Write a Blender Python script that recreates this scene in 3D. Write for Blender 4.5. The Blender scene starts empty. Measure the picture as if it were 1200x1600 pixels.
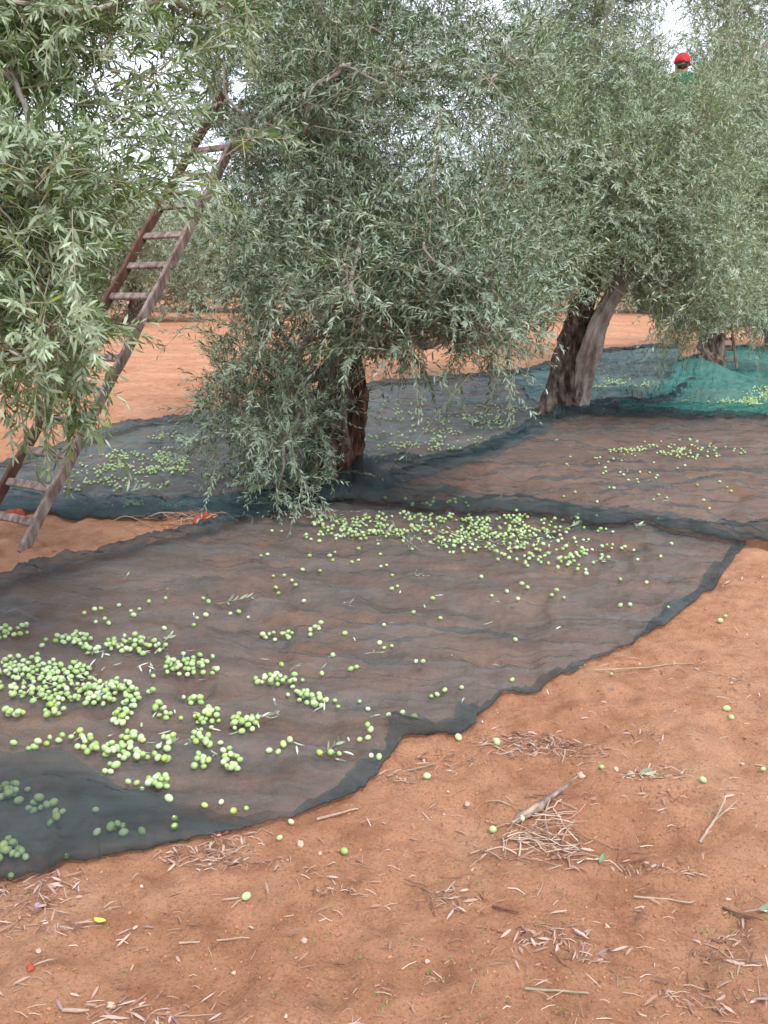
import bpy, bmesh, math, random
import numpy as np
from mathutils import Vector, Matrix
from mathutils.bvhtree import BVHTree
R = math.radians
rs = np.random.RandomState(7); random.seed(7)
sc = bpy.context.scene; COL = sc.collection

# ------------------------------------------------------------------ camera
F = 1400.0; CH = 1.5; PITCH = math.atan(375 / F)
cd = bpy.data.cameras.new('camera'); cam = bpy.data.objects.new('camera', cd); COL.objects.link(cam)
cam.location = (0, 0, CH); cam.rotation_euler = (R(90) - PITCH, 0, 0)
cd.sensor_fit = 'VERTICAL'; cd.sensor_height = 36; cd.sensor_width = 27; cd.lens = 36 * F / 1600
cd.clip_start = 0.05; cd.clip_end = 2000
sc.camera = cam
FW = np.array([0, math.cos(PITCH), -math.sin(PITCH)]); UP = np.array([0, math.sin(PITCH), math.cos(PITCH)])
def ray(px, py): return FW + np.array([1., 0, 0]) * (px - 600) / F + UP * (800 - py) / F
def at(px, py, d): return np.array([0, 0, CH]) + ray(px, py) * d
def gnd(px, py, z=0.0):
    r = ray(px, py); return np.array([0, 0, CH]) + r * ((CH - z) / -r[2])
def proj(P):
    P = np.asarray(P, float) - np.array([0, 0, CH]); d = P @ FW
    return 600 + F * P[..., 0] / d, 800 - F * (P @ UP) / d, d

# ------------------------------------------------------------------ world, sun, exposure
SUN_EL, SUN_AZ = R(56), R(150)
w = bpy.data.worlds.new('World'); sc.world = w; w.use_nodes = True
nt = w.node_tree; nt.nodes.clear()
def N(nt, t, **kw):
    n = nt.nodes.new(t)
    for k, v in kw.items():
        if k in n.bl_rna.properties.keys(): setattr(n, k, v)
        else: n.inputs[k].default_value = v
    return n
out = N(nt, 'ShaderNodeOutputWorld'); bg = N(nt, 'ShaderNodeBackground'); bg.inputs['Strength'].default_value = 0.12
sky = N(nt, 'ShaderNodeTexSky', sky_type='NISHITA', sun_disc=False, sun_elevation=SUN_EL, sun_rotation=SUN_AZ, dust_density=2.0)
tc = N(nt, 'ShaderNodeTexCoord'); cl = N(nt, 'ShaderNodeTexNoise', Scale=2.2, Detail=6.0, Roughness=0.6)
mp = N(nt, 'ShaderNodeMapping'); mp.inputs['Scale'].default_value = (1, 1, 2.4)
cr = N(nt, 'ShaderNodeValToRGB'); cr.color_ramp.elements[0].position = 0.30; cr.color_ramp.elements[1].position = 0.55
cr.color_ramp.elements[0].color = (0.35, 0.35, 0.35, 1)
mx = N(nt, 'ShaderNodeMix', data_type='RGBA'); mx.inputs['B'].default_value = (8.2, 8.7, 9.8, 1)
L = nt.links.new
L(tc.outputs['Generated'], mp.inputs['Vector']); L(mp.outputs[0], cl.inputs['Vector']); L(cl.outputs['Fac'], cr.inputs['Fac'])
L(cr.outputs['Color'], mx.inputs['Factor']); L(sky.outputs[0], mx.inputs['A']); L(mx.outputs['Result'], bg.inputs['Color']); L(bg.outputs[0], out.inputs['Surface'])
sd = bpy.data.lights.new('sun', 'SUN'); sun = bpy.data.objects.new('sun', sd); COL.objects.link(sun)
sd.energy = 1.7; sd.angle = R(14); sd.color = (1, 0.96, 0.9)
# sun direction from sky convention: rotation clockwise from +Y
sdir = Vector((math.sin(SUN_AZ) * math.cos(SUN_EL), math.cos(SUN_AZ) * math.cos(SUN_EL), math.sin(SUN_EL)))
sun.rotation_euler = sdir.to_track_quat('Z', 'Y').to_euler(); sun.location = (0, 0, 20)
sc.view_settings.view_transform = 'Standard'; sc.view_settings.look = 'None'
sc.view_settings.exposure = 0.82; sc.view_settings.gamma = 1
sc.cycles.transparent_max_bounces = 16; sc.cycles.max_bounces = 7

# ------------------------------------------------------------------ helpers
def tag(o, label=None, cat=None, group=None, kind=None):
    for k, v in (('label', label), ('category', cat), ('group', group), ('kind', kind)):
        if v: o[k] = v
    return o
def link(name, me, mat=None, parent=None):
    o = bpy.data.objects.new(name, me); COL.objects.link(o)
    if mat is not None and me is not None: me.materials.append(mat)
    if parent is not None: o.parent = parent
    return o
def empty(name, loc, label, cat, group=None):
    o = bpy.data.objects.new(name, None); COL.objects.link(o); o.location = tuple(loc); o.empty_display_size = 0.1
    bpy.context.view_layer.update() if False else None
    return tag(o, label, cat, group)
def mesh_np(name, V, faces_idx, totals, smooth=False):
    me = bpy.data.meshes.new(name); V = np.ascontiguousarray(V, dtype=np.float32)
    fi = np.ascontiguousarray(faces_idx, dtype=np.int32).ravel(); totals = np.ascontiguousarray(totals, dtype=np.int32)
    me.vertices.add(len(V)); me.vertices.foreach_set('co', V.ravel())
    me.loops.add(len(fi)); me.loops.foreach_set('vertex_index', fi)
    st = np.concatenate([[0], np.cumsum(totals)[:-1]]).astype(np.int32)
    me.polygons.add(len(totals)); me.polygons.foreach_set('loop_start', st)
    try: me.polygons.foreach_set('loop_total', totals)
    except Exception: pass
    me.polygons.foreach_set('use_smooth', np.full(len(totals), smooth, dtype=bool))
    me.update(calc_edges=True); me.validate()
    return me
class Acc:
    def __init__(s): s.V = []; s.F = []; s.T = []; s.n = 0
    def add(s, V, F, k):
        V = np.asarray(V, float).reshape(-1, 3); F = np.asarray(F, int).reshape(-1, k)
        s.V.append(V); s.F.append((F + s.n).ravel()); s.T.append(np.full(len(F), k)); s.n += len(V)
    def mesh(s, name, off=(0, 0, 0), smooth=False):
        return mesh_np(name, np.concatenate(s.V) - np.asarray(off), np.concatenate(s.F), np.concatenate(s.T), smooth)
def h2(ix, iy, s):
    n = (ix.astype(np.int64) * 374761393 + iy.astype(np.int64) * 668265263 + s * 1442695041) & 0xffffffff
    n = ((n ^ (n >> 13)) * 1274126177) & 0xffffffff
    return ((n ^ (n >> 16)) & 0xffff) / 65535.0
def vnoise(x, y, s=0):
    x = np.asarray(x, float); y = np.asarray(y, float); ix = np.floor(x); iy = np.floor(y); fx = x - ix; fy = y - iy
    fx = fx * fx * (3 - 2 * fx); fy = fy * fy * (3 - 2 * fy)
    a = h2(ix, iy, s); b = h2(ix + 1, iy, s); c = h2(ix, iy + 1, s); d = h2(ix + 1, iy + 1, s)
    return (a + (b - a) * fx) * (1 - fy) + (c + (d - c) * fx) * fy
def fbm(x, y, s=0, o=4):
    t = 0; a = 1; tot = 0
    for i in range(o):
        t = t + a * (vnoise(x * 2 ** i, y * 2 ** i, s + i * 17) - 0.5); tot += a; a *= 0.5
    return t / tot * 2
def ss(a, b, x): t = np.clip((x - a) / (b - a), 0, 1); return t * t * (3 - 2 * t)
def nrm(v): return v / (np.linalg.norm(v, axis=-1, keepdims=True) + 1e-9)

def tube(acc, P, rad, n=8, rough=0.0, seed=0, cap=True):
    P = np.asarray(P, float); m = len(P); rad = np.broadcast_to(np.asarray(rad, float), (m,))
    T = nrm(np.gradient(P, axis=0)); ref = np.array([0.31, 0.2, 0.93]) if abs(T[0][2]) < 0.8 else np.array([0.95, 0.3, 0.05])
    V = np.zeros((m, n, 3)); th = np.arange(n) * 2 * np.pi / n
    for i in range(m):
        S = ref - T[i] * (ref @ T[i]); S /= np.linalg.norm(S); B = np.cross(T[i], S); ref = S
        rr = rad[i] * (1 + rough * 2 * (vnoise(np.cos(th) * 1.5 + 9, np.sin(th) * 1.5 + i * 0.35 + seed, seed) - 0.5))
        V[i] = P[i] + np.outer(np.cos(th) * rr, S) + np.outer(np.sin(th) * rr, B)
    i, j = np.meshgrid(np.arange(m - 1), np.arange(n), indexing='ij'); j2 = (j + 1) % n
    Fq = np.stack([i * n + j, i * n + j2, (i + 1) * n + j2, (i + 1) * n + j], -1)
    acc.add(V, Fq, 4)
    if cap:
        acc.add(V[-1], [list(range(n))], n); acc.add(V[0], [list(range(n))[::-1]], n)
def bez(p0, p1, p2, p3, n):
    t = np.linspace(0, 1, n)[:, None]; p0, p1, p2, p3 = map(np.asarray, (p0, p1, p2, p3))
    return (1 - t) ** 3 * p0 + 3 * t * (1 - t) ** 2 * p1 + 3 * t * t * (1 - t) * p2 + t ** 3 * p3
def hermite(a, ta, b, tb, n): a, ta, b, tb = map(np.asarray, (a, ta, b, tb)); return bez(a, a + ta / 3, b - tb / 3, b, n)

# ------------------------------------------------------------------ materials
def mat(name):
    m = bpy.data.materials.new(name); m.use_nodes = True; nt = m.node_tree; nt.nodes.clear()
    o = N(nt, 'ShaderNodeOutputMaterial'); p = N(nt, 'ShaderNodeBsdfPrincipled'); nt.links.new(p.outputs[0], o.inputs['Surface'])
    return m, nt, p, o
def ramp(nt, fac, stops):
    r = N(nt, 'ShaderNodeValToRGB'); e = r.color_ramp.elements
    while len(e) < len(stops): e.new(0.5)
    for i, (p, c) in enumerate(stops): e[i].position = p; e[i].color = (*c, 1)
    nt.links.new(fac, r.inputs['Fac']); return r.outputs['Color']
def mixc(nt, fac, a, b, mode='MIX'):
    m = N(nt, 'ShaderNodeMix', data_type='RGBA', blend_type=mode)
    for s, v in (('Factor', fac), ('A', a), ('B', b)):
        if isinstance(v, (int, float)): m.inputs[s].default_value = v
        elif isinstance(v, tuple): m.inputs[s].default_value = (*v, 1)
        else: nt.links.new(v, m.inputs[s])
    return m.outputs['Result']
def noise(nt, scale, detail=4, rough=0.55, coord='Object', stretch=None, dist=0):
    c = N(nt, 'ShaderNodeTexCoord'); n = N(nt, 'ShaderNodeTexNoise', Scale=scale, Detail=detail, Roughness=rough, Distortion=dist)
    if stretch:
        mpn = N(nt, 'ShaderNodeMapping'); mpn.inputs['Scale'].default_value = stretch
        nt.links.new(c.outputs[coord], mpn.inputs[0]); nt.links.new(mpn.outputs[0], n.inputs['Vector'])
    else: nt.links.new(c.outputs[coord], n.inputs['Vector'])
    return n.outputs['Fac']
def bump(nt, p, h, strength, dist):
    b = N(nt, 'ShaderNodeBump', Strength=strength, Distance=dist); nt.links.new(h, b.inputs['Height'])
    prev = p.inputs['Normal']
    if prev.is_linked:
        nt.links.new(prev.links[0].from_socket, b.inputs['Normal'])
    nt.links.new(b.outputs[0], prev)

def soil_mat():
    m, nt, p, o = mat('red_soil')
    a = ramp(nt, noise(nt, 1.3, 6, 0.6), [(0.24, (0.345, 0.157, 0.088)), (0.5, (0.43, 0.215, 0.124)), (0.72, (0.485, 0.274, 0.170))])
    b = ramp(nt, noise(nt, 9, 8, 0.65), [(0.33, (0.74, 0.68, 0.64)), (0.52, (1, 1, 1)), (0.72, (1.10, 1.11, 1.13))])
    c = mixc(nt, 0.9, a, b, 'MULTIPLY')
    d = ramp(nt, noise(nt, 130, 4, 0.7), [(0.34, (0.50, 0.42, 0.38)), (0.46, (.98, .98, .98)), (0.58, (1.03, 1.03, 1.03)), (0.72, (1.45, 1.5, 1.55))])
    c = mixc(nt, 0.75, c, d, 'MULTIPLY')
    nt.links.new(c, p.inputs['Base Color']); p.inputs['Roughness'].default_value = 0.95; p.inputs['Specular IOR Level'].default_value = 0.15
    bump(nt, p, noise(nt, 22, 8, 0.72), 0.75, 0.022); bump(nt, p, noise(nt, 140, 6, 0.82), 1.0, 0.005)
    return m
def leaf_mat(name, top, under, var=0.5, trans=0.18, yellow=0.03):
    m, nt, p, o = mat(name)
    g = N(nt, 'ShaderNodeNewGeometry')
    v = ramp(nt, g.outputs['Random Per Island'], [(0, tuple(x * (1 - var * .6) for x in top)), (0.5, top), (0.93, tuple(x * (1 + var) for x in top)), (1 - yellow * .5, (top[0] * 2.6, top[1] * 2.0, top[2] * .8))])
    u = ramp(nt, g.outputs['Random Per Island'], [(0, tuple(x * (1 - var * .35) for x in under)), (1, tuple(x * (1 + var * .3) for x in under))])
    c = mixc(nt, g.outputs['Backfacing'], v, u)
    c = mixc(nt, 0.85, c, ramp(nt, noise(nt, 2.3, 4, 0.65), [(0.33, (0.68, 0.76, 0.72)), (0.47, (1.05, 1.07, 1.10)), (0.60, (1.12, 1.13, 1.08)), (0.72, (1.30, 1.30, 1.45))]), 'MULTIPLY')
    nt.links.new(c, p.inputs['Base Color']); p.inputs['Roughness'].default_value = 0.42; p.inputs['Specular IOR Level'].default_value = 0.5
    t = N(nt, 'ShaderNodeBsdfTranslucent'); nt.links.new(mixc(nt, 0.5, c, (0.22, 0.32, 0.08)), t.inputs['Color'])
    mx = N(nt, 'ShaderNodeMixShader'); mx.inputs['Fac'].default_value = trans
    nt.links.new(p.outputs[0], mx.inputs[1]); nt.links.new(t.outputs[0], mx.inputs[2]); nt.links.new(mx.outputs[0], o.inputs['Surface'])
    return m
def simple(name, stops, scale=8, detail=5, rough=0.8, bs=0.3, bd=0.005, stretch=None, spec=0.3):
    m, nt, p, o = mat(name); f = noise(nt, scale, detail, 0.6, stretch=stretch)
    nt.links.new(ramp(nt, f, stops), p.inputs['Base Color']); p.inputs['Roughness'].default_value = rough
    p.inputs['Specular IOR Level'].default_value = spec
    if bs: bump(nt, p, f, bs, bd)
    return m
def island_mat(name, stops, rough=0.8):
    m, nt, p, o = mat(name); g = N(nt, 'ShaderNodeNewGeometry')
    nt.links.new(ramp(nt, g.outputs['Random Per Island'], stops), p.inputs['Base Color']); p.inputs['Roughness'].default_value = rough
    p.inputs['Specular IOR Level'].default_value = 0.25
    return m
def net_mat(name, col, col2, alpha, graze=0.2, under=(0.012, 0.026, 0.030), under2=(0.055, 0.085, 0.090)):
    # upper face greyer and paler, underside (seen where the cloth is folded over) darker
    m, nt, p, o = mat(name); f = noise(nt, 3.2, 7, 0.66, stretch=(0.6, 2.2, 1), dist=.8); g = N(nt, 'ShaderNodeNewGeometry')
    nt.links.new(mixc(nt, g.outputs['Backfacing'], ramp(nt, f, [(0.32, col), (0.68, col2)]), ramp(nt, f, [(0.35, under), (0.65, under2)])), p.inputs['Base Color'])
    p.inputs['Roughness'].default_value = 0.6; p.inputs['Specular IOR Level'].default_value = 0.2
    lw = N(nt, 'ShaderNodeLayerWeight', Blend=0.5)
    mr = N(nt, 'ShaderNodeMapRange'); mr.inputs['From Min'].default_value = 0.3; mr.inputs['From Max'].default_value = 0.7
    mr.inputs['To Min'].default_value = alpha - 0.15; mr.inputs['To Max'].default_value = alpha + 0.15; nt.links.new(noise(nt, 2.6, 6, 0.62, stretch=(0.8, 2.0, 1), dist=.5), mr.inputs['Value'])
    ma = N(nt, 'ShaderNodeMath', operation='MULTIPLY_ADD', use_clamp=True); nt.links.new(lw.outputs['Facing'], ma.inputs[0]); ma.inputs[1].default_value = graze
    mb = N(nt, 'ShaderNodeMath', operation='MULTIPLY_ADD', use_clamp=True); nt.links.new(g.outputs['Backfacing'], mb.inputs[0]); mb.inputs[1].default_value = -0.05
    nt.links.new(mr.outputs[0], ma.inputs[2]); nt.links.new(ma.outputs[0], mb.inputs[2]); nt.links.new(mb.outputs[0], p.inputs['Alpha'])
    bump(nt, p, noise(nt, 38, 5, 0.65, stretch=(.6, 1.8, 1), dist=1.0), 0.35, 0.01); bump(nt, p, noise(nt, 9, 5, 0.6, stretch=(.5, 1.9, 1), dist=1.5), 0.4, 0.03)
    return m
M_soil = soil_mat()
M_bark = simple('olive_bark', [(0.32, (0.03, 0.02, 0.015)), (0.5, (0.14, 0.10, 0.08)), (0.68, (0.34, 0.28, 0.23))], 16, 9, 0.95, 1.0, 0.04, (1, 1, 0.45))
M_barks = simple('smooth_grey_bark', [(0.3, (0.16, 0.12, 0.10)), (0.48, (0.33, 0.285, 0.25)), (0.68, (0.50, 0.45, 0.41))], 10, 9, 0.85, 0.8, 0.03, (1, 1, 0.4))
M_heart = simple('exposed_heartwood', [(0.32, (0.025, 0.014, 0.01)), (0.5, (0.12, 0.06, 0.042)), (0.70, (0.26, 0.15, 0.10))], 18, 8, 0.95, 1.0, 0.04, (1, 1, 0.35))
M_twig = simple('twig', [(0.3, (0.19, 0.16, 0.10)), (0.7, (0.36, 0.32, 0.22))], 20, 3, 0.8, 0)
M_wood = simple('weathered_wood', [(0.32, (0.10, 0.065, 0.055)), (0.5, (0.24, 0.175, 0.150)), (0.68, (0.40, 0.32, 0.285))], 26, 8, 0.9, 0.8, 0.008, (1, 1, 0.16))
M_woodd = simple('dark_weathered_wood', [(0.2, (0.05, 0.022, 0.016)), (0.5, (0.12, 0.058, 0.042)), (0.8, (0.2, 0.11, 0.085))], 14, 7, 0.85, 0.5, 0.006, (1, 1, 0.12))
M_leafA = leaf_mat('near_olive_leaf', (0.115, 0.175, 0.062), (0.38, 0.46, 0.31), 0.65, 0.32)
M_leafB = leaf_mat('olive_leaf', (0.066, 0.114, 0.054), (0.32, 0.40, 0.30), 0.8, 0.24)
M_leafC = leaf_mat('silver_olive_leaf', (0.165, 0.235, 0.122), (0.45, 0.53, 0.40), 0.5, 0.34)
M_leafD = leaf_mat('far_olive_leaf', (0.165, 0.225, 0.130), (0.43, 0.50, 0.40), 0.45, 0.34)  # raised pale tone: the haze over the far crowns is put into the leaf colour
M_fall = leaf_mat('fallen_leaf', (0.32, 0.39, 0.27), (0.60, 0.64, 0.56), 0.4, 0.15)
M_litter = island_mat('dry_leaf_litter', [(0, (0.14, 0.065, 0.045)), (0.35, (0.30, 0.17, 0.125)), (0.65, (0.40, 0.26, 0.205)), (0.9, (0.50, 0.37, 0.31)), (1, (0.24, 0.16, 0.16))])
M_straw = island_mat('dry_straw', [(0, (0.15, 0.075, 0.05)), (0.4, (0.33, 0.20, 0.14)), (0.75, (0.46, 0.32, 0.235)), (1, (0.58, 0.46, 0.37))])
M_weed = island_mat('seedling_leaf', [(0, (0.09, 0.15, 0.04)), (1, (0.22, 0.30, 0.10))])
M_pebble = island_mat('small_pebbles', [(0, (0.33, 0.15, 0.08)), (0.7, (0.48, 0.27, 0.17)), (0.9, (0.6, 0.48, 0.4)), (1, (0.75, 0.7, 0.65))])
M_clod = island_mat('soil_clods', [(0, (0.28, 0.118, 0.066)), (1, (0.42, 0.20, 0.12))])
M_stone = simple('pale_stone', [(0.3, (0.42, 0.25, 0.17)), (0.7, (0.58, 0.45, 0.36))], 40, 5, 0.9, 0.4, 0.003)
M_red = simple('red_cloth', [(0.3, (0.22, 0.03, 0.02)), (0.7, (0.48, 0.10, 0.06))], 30, 5, 0.8, 0.3, 0.004)
M_net = net_mat('dark_green_netting', (0.045, 0.060, 0.061), (0.145, 0.155, 0.155), 0.46)
M_net2 = net_mat('blue_green_netting', (0.062, 0.072, 0.074), (0.150, 0.152, 0.150), 0.43, 0.14)
M_net5 = net_mat('dark_blue_green_netting', (0.048, 0.082, 0.082), (0.120, 0.155, 0.152), 0.52, 0.2, (0.014, 0.045, 0.052), (0.035, 0.085, 0.095))
M_net4 = net_mat('grey_green_netting', (0.060, 0.13, 0.125), (0.15, 0.235, 0.215), 0.60, 0.2)
M_net3 = net_mat('teal_netting', (0.038, 0.155, 0.135), (0.10, 0.255, 0.22), 0.64, 0.2, (0.02, 0.12, 0.10), (0.05, 0.2, 0.17))
def olive_mat(name, a, b, bl):
    m, nt, p, o = mat(name); oi = N(nt, 'ShaderNodeObjectInfo'); g = N(nt, 'ShaderNodeNewGeometry')
    ad = N(nt, 'ShaderNodeMath', operation='ADD'); nt.links.new(oi.outputs['Random'], ad.inputs[0]); nt.links.new(g.outputs['Random Per Island'], ad.inputs[1])
    fr = N(nt, 'ShaderNodeMath', operation='FRACT'); nt.links.new(ad.outputs[0], fr.inputs[0])
    c = ramp(nt, fr.outputs[0], [(0, a), (0.6, b), (1, bl)])
    s = ramp(nt, noise(nt, 260, 3, 0.6), [(0.42, (1, 1, 1)), (0.66, (1.25, 1.22, 1.3))])
    nt.links.new(mixc(nt, 0.6, c, s, 'MULTIPLY'), p.inputs['Base Color'])
    p.inputs['Roughness'].default_value = 0.42; p.inputs['Subsurface Weight'].default_value = 0.0; return m
M_olive = olive_mat('green_olive_skin', (0.27, 0.39, 0.12), (0.38, 0.51, 0.23), (0.49, 0.60, 0.36))
M_oliveY = olive_mat('yellowish_olive_skin', (0.30, 0.42, 0.08), (0.38, 0.50, 0.12), (0.46, 0.54, 0.22))

# ------------------------------------------------------------------ ground
def gh(x, y):
    x = np.asarray(x, float); y = np.asarray(y, float)
    far = np.clip(1 - (np.hypot(x, y) - 30) / 40, 0, 1)
    r = 1 - np.abs(fbm(x * 5.1, y * 6.3, 31, 3))
    return far * (0.045 * fbm(x * .7, y * .9, 3, 2) + 0.026 * fbm(x * 3.1, y * 3.7, 5, 3) + 0.020 * (r - 0.8) - 0.028 * ss(.25, .6, fbm(x * 4.3 + 7, y * 3.6, 61, 2)) + 0.014 * fbm(x * 12, y * 12, 9, 3) + 0.005 * fbm(x * 55, y * 55, 12, 2))
def axis(lo, hi, step, gl, gr, L0, L1):
    a = [lo]; 
    while a[-1] < hi: a.append(a[-1] + step)
    s = step
    while a[-1] < L1: s *= gr; a.append(a[-1] + s)
    b = []; s = step; v = lo
    while v > L0: s *= gl; v -= s; b.append(v)
    return np.array(b[::-1] + a)
gx = axis(-1.5, 1.5, 0.012, 1.02, 1.02, -500, 500); gy = axis(1.4, 4.4, 0.012, 1.15, 1.011, -60, 900)
X, Y = np.meshgrid(gx, gy); Z = gh(X, Y); ny, nx = X.shape
i, j = np.meshgrid(np.arange(ny - 1), np.arange(nx - 1), indexing='ij')
Fq = np.stack([i * nx + j, i * nx + j + 1, (i + 1) * nx + j + 1, (i + 1) * nx + j], -1).reshape(-1, 4)
g = link('ground', mesh_np('ground', np.stack([X, Y, Z], -1).reshape(-1, 3), Fq, np.full(len(Fq), 4), True), M_soil)
tag(g, 'reddish orange bare soil of the olive grove', None, None, 'structure')

# ------------------------------------------------------------------ nets (lofted cloth with folded-over hems)
def resample(pts, n):
    """pts: paired px list -> world XY resampled with n samples uniformly by index, smooth"""
    P = np.array([gnd(a, b)[:2] for a, b in pts]); k = len(P); t = np.linspace(0, k - 1, n)
    i0 = np.clip(np.floor(t).astype(int), 0, k - 2); f = (t - i0)[:, None]
    p0 = P[np.maximum(i0 - 1, 0)]; p1 = P[i0]; p2 = P[i0 + 1]; p3 = P[np.minimum(i0 + 2, k - 1)]
    m1 = (p2 - p0) / 2; m2 = (p3 - p1) / 2
    return (2 * f**3 - 3 * f**2 + 1) * p1 + (f**3 - 2 * f**2 + f) * m1 + (-2 * f**3 + 3 * f**2) * p2 + (f**3 - f**2) * m2
def wr(x, y, s):    # wrinkles
    u = x * 0.8 + 0.5 * fbm(x * 1.3, y * 1.3, s + 3, 2); v = y * 1.7 + 0.55 * x + 1.2 * fbm(x * 0.8, y * 0.8, s + 5, 2)
    big = 1 - np.abs(fbm(u * 1.3, v * 1.5, s, 3)) * 1.7
    fine = 1 - np.abs(fbm(u * 5, v * 5.5, s + 8, 3))
    return np.clip(big, 0, .93) ** 2.2 * 0.038 * ss(-.3, .5, fbm(x * .6, y * .8, s + 21, 2)) + np.clip(fine, 0, .95) ** 4 * 0.012 + 0.006 * fbm(x * 6, y * 9, s + 30, 3)
def net(name, A, FA, B, FB, material, n, m, seed, label, lift=0.0, amp=1.0, extra=None, hem=14, group='harvest nets spread under the trees', edge_noise=0.015):
    """A/B: opposite edges; FA/FB inner edges of the flaps folded back on top (None for no flap)"""
    a, b = resample(A, n), resample(B, n)
    tt = np.linspace(0, 1, n)
    a = a + edge_noise * np.stack([fbm(tt * 60, tt * 0 + 1, seed), fbm(tt * 60, tt * 0 + 9, seed)], -1)
    b = b + edge_noise * np.stack([fbm(tt * 60, tt * 0 + 4, seed), fbm(tt * 60, tt * 0 + 14, seed)], -1)
    s = np.linspace(0, 1, m); XY = a[:, None] * (1 - s[None, :, None]) + b[:, None] * s[None, :, None]
    x, y = XY[..., 0], XY[..., 1]
    wA = np.linalg.norm(b - a, axis=1)[:, None]
    e = ss(0, 0.08, np.minimum(s[None] * wA, (1 - s[None]) * wA))
    z = gh(x, y) + 0.012 + lift + amp * wr(x, y, seed) * (0.35 + 0.65 * e)
    if extra is not None: z = z + extra(x, y)
    rows = [np.stack([x, y, z], -1)]; base = rows[0]
    def flap(edge, inner, k, sgn):
        tq = np.linspace(0, 1, n); W0 = np.linalg.norm(inner - edge, axis=1); vf = np.where(W0 < .2, np.clip(.75 + 1.5 * fbm(tq * 26, tq * 0 + 3, seed + 77 + k, 3), .35, 1.7), 1)[:, None]; inner = edge + (inner - edge) * (vf * (1 - ss(.09, .15, W0)[:, None]) + ss(.09, .15, W0)[:, None])
        u = np.linspace(0, 1, k); fx = edge[:, None] * (1 - u[None, :, None]) + inner[:, None] * u[None, :, None]
        W = np.linalg.norm(inner - edge, axis=1)[:, None]
        xx, yy = fx[..., 0], fx[..., 1]
        xx = xx + 0.018 * fbm(xx * 9, yy * 9, seed + 40, 3) * ss(0, 0.3, u)[None]; yy = yy + 0.025 * fbm(xx * 8, yy * 8, seed + 44, 3) * ss(0, 0.3, u)[None]
        zz = gh(xx, yy) + 0.012 + lift + amp * wr(xx, yy, seed) * (0.35 + 0.65 * ss(0, 0.08, u[None] * W)) + (0.006 + (0.006 + 0.030 * ss(.10, .3, W)) * np.sqrt(np.sin(np.pi * np.clip(u[None] * .8 + .1, 0, 1)).clip(0)) * ss(0, 0.15, W)) * ss(0, 0.06, u)[None]
        zz = zz + 0.030 * (1 - np.abs(fbm(xx * 3.0 + 0.6 * yy, yy * 6 + 2.6 * xx, seed + 50, 4)) * 1.8).clip(0, .95) ** 2 * ss(.03, .15, W) * ss(0, 0.15, u)[None]
        if extra is not None: zz = zz + extra(xx, yy)
        return np.stack([xx, yy, zz], -1)
    blocks = []
    if FA is not None: blocks.append(flap(a, resample(FA, n), hem, 1)[:, :0:-1])
    blocks.append(base)
    if FB is not None: blocks.append(flap(b, resample(FB, n), hem * 2, -1)[:, 1:])
    G = np.concatenate(blocks, 1); nn, mm = G.shape[:2]
    i, j = np.meshgrid(np.arange(nn - 1), np.arange(mm - 1), indexing='ij')
    Fq = np.stack([i * mm + j, i * mm + j + 1, (i + 1) * mm + j + 1, (i + 1) * mm + j], -1).reshape(-1, 4)
    V = G.reshape(-1, 3)
    o = link(name, mesh_np(name, V, Fq, np.full(len(Fq), 4), True), material)
    tag(o, label, 'harvest net', group)
    i, j = np.meshgrid(np.arange(n - 1), np.arange(m - 1), indexing='ij')
    Fb = np.stack([i * m + j, i * m + j + 1, (i + 1) * m + j + 1, (i + 1) * m + j], -1).reshape(-1, 4)
    return o, BVHTree.FromPolygons(base.reshape(-1, 3).tolist(), Fb.tolist()), BVHTree.FromPolygons(V.tolist(), Fq.tolist())
T1 = gnd(512, 770); T2 = gnd(882, 652); T3 = gnd(1102, 603); T4 = gnd(1212, 556)
def bumpat(P, r, h): return lambda x, y: h * np.exp(-((x - P[0]) ** 2 + (y - P[1]) ** 2) / r ** 2)
A1 = [(-260, 985), (-130, 945), (0, 913), (110, 880), (230, 850), (350, 820), (430, 806), (520, 786), (620, 780), (720, 784), (820, 786), (920, 796), (1020, 812), (1100, 828), (1166, 842)]
FA1 = [(-260, 1015), (-130, 975), (0, 940), (110, 902), (230, 868), (350, 838), (430, 815), (520, 792), (620, 786), (720, 790), (820, 792), (920, 802), (1020, 818), (1095, 834), (1150, 848)]
B1 = [(-260, 1420), (-130, 1385), (0, 1352), (110, 1338), (230, 1316), (400, 1286), (540, 1240), (598, 1195), (640, 1150), (722, 1140), (785, 1085), (900, 1040), (1000, 995), (1105, 925), (1166, 850)]
FB1 = [(-260, 1160), (-130, 1175), (0, 1190), (110, 1208), (230, 1250), (388, 1276), (528, 1230), (580, 1184), (618, 1128), (703, 1118), (773, 1076), (892, 1036), (993, 990), (1096, 918), (1154, 848)]
net1, B_n1, B_n1full = net('harvest_net', A1, FA1, B1, FB1, M_net, 620, 300, 101, 'dark grey green net in front, strewn with fallen olives, its near corner folded over', amp=1.15)
A2 = [(470, 792), (575, 738), (690, 722), (780, 696), (845, 664), (905, 655), (1000, 652), (1100, 655), (1200, 658), (1400, 660)]
FA2 = [(480, 796), (580, 752), (695, 736), (785, 706), (850, 670), (908, 660), (1000, 660), (1100, 662), (1200, 665), (1400, 667)]
B2 = [(500, 800), (560, 796), (640, 800), (740, 812), (850, 820), (930, 838), (1000, 834), (1060, 850), (1165, 858), (1400, 838)]
FB2 = [(500, 790), (570, 772), (640, 782), (740, 796), (850, 804), (920, 822), (1010, 824), (1060, 838), (1165, 838), (1400, 818)]
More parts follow.
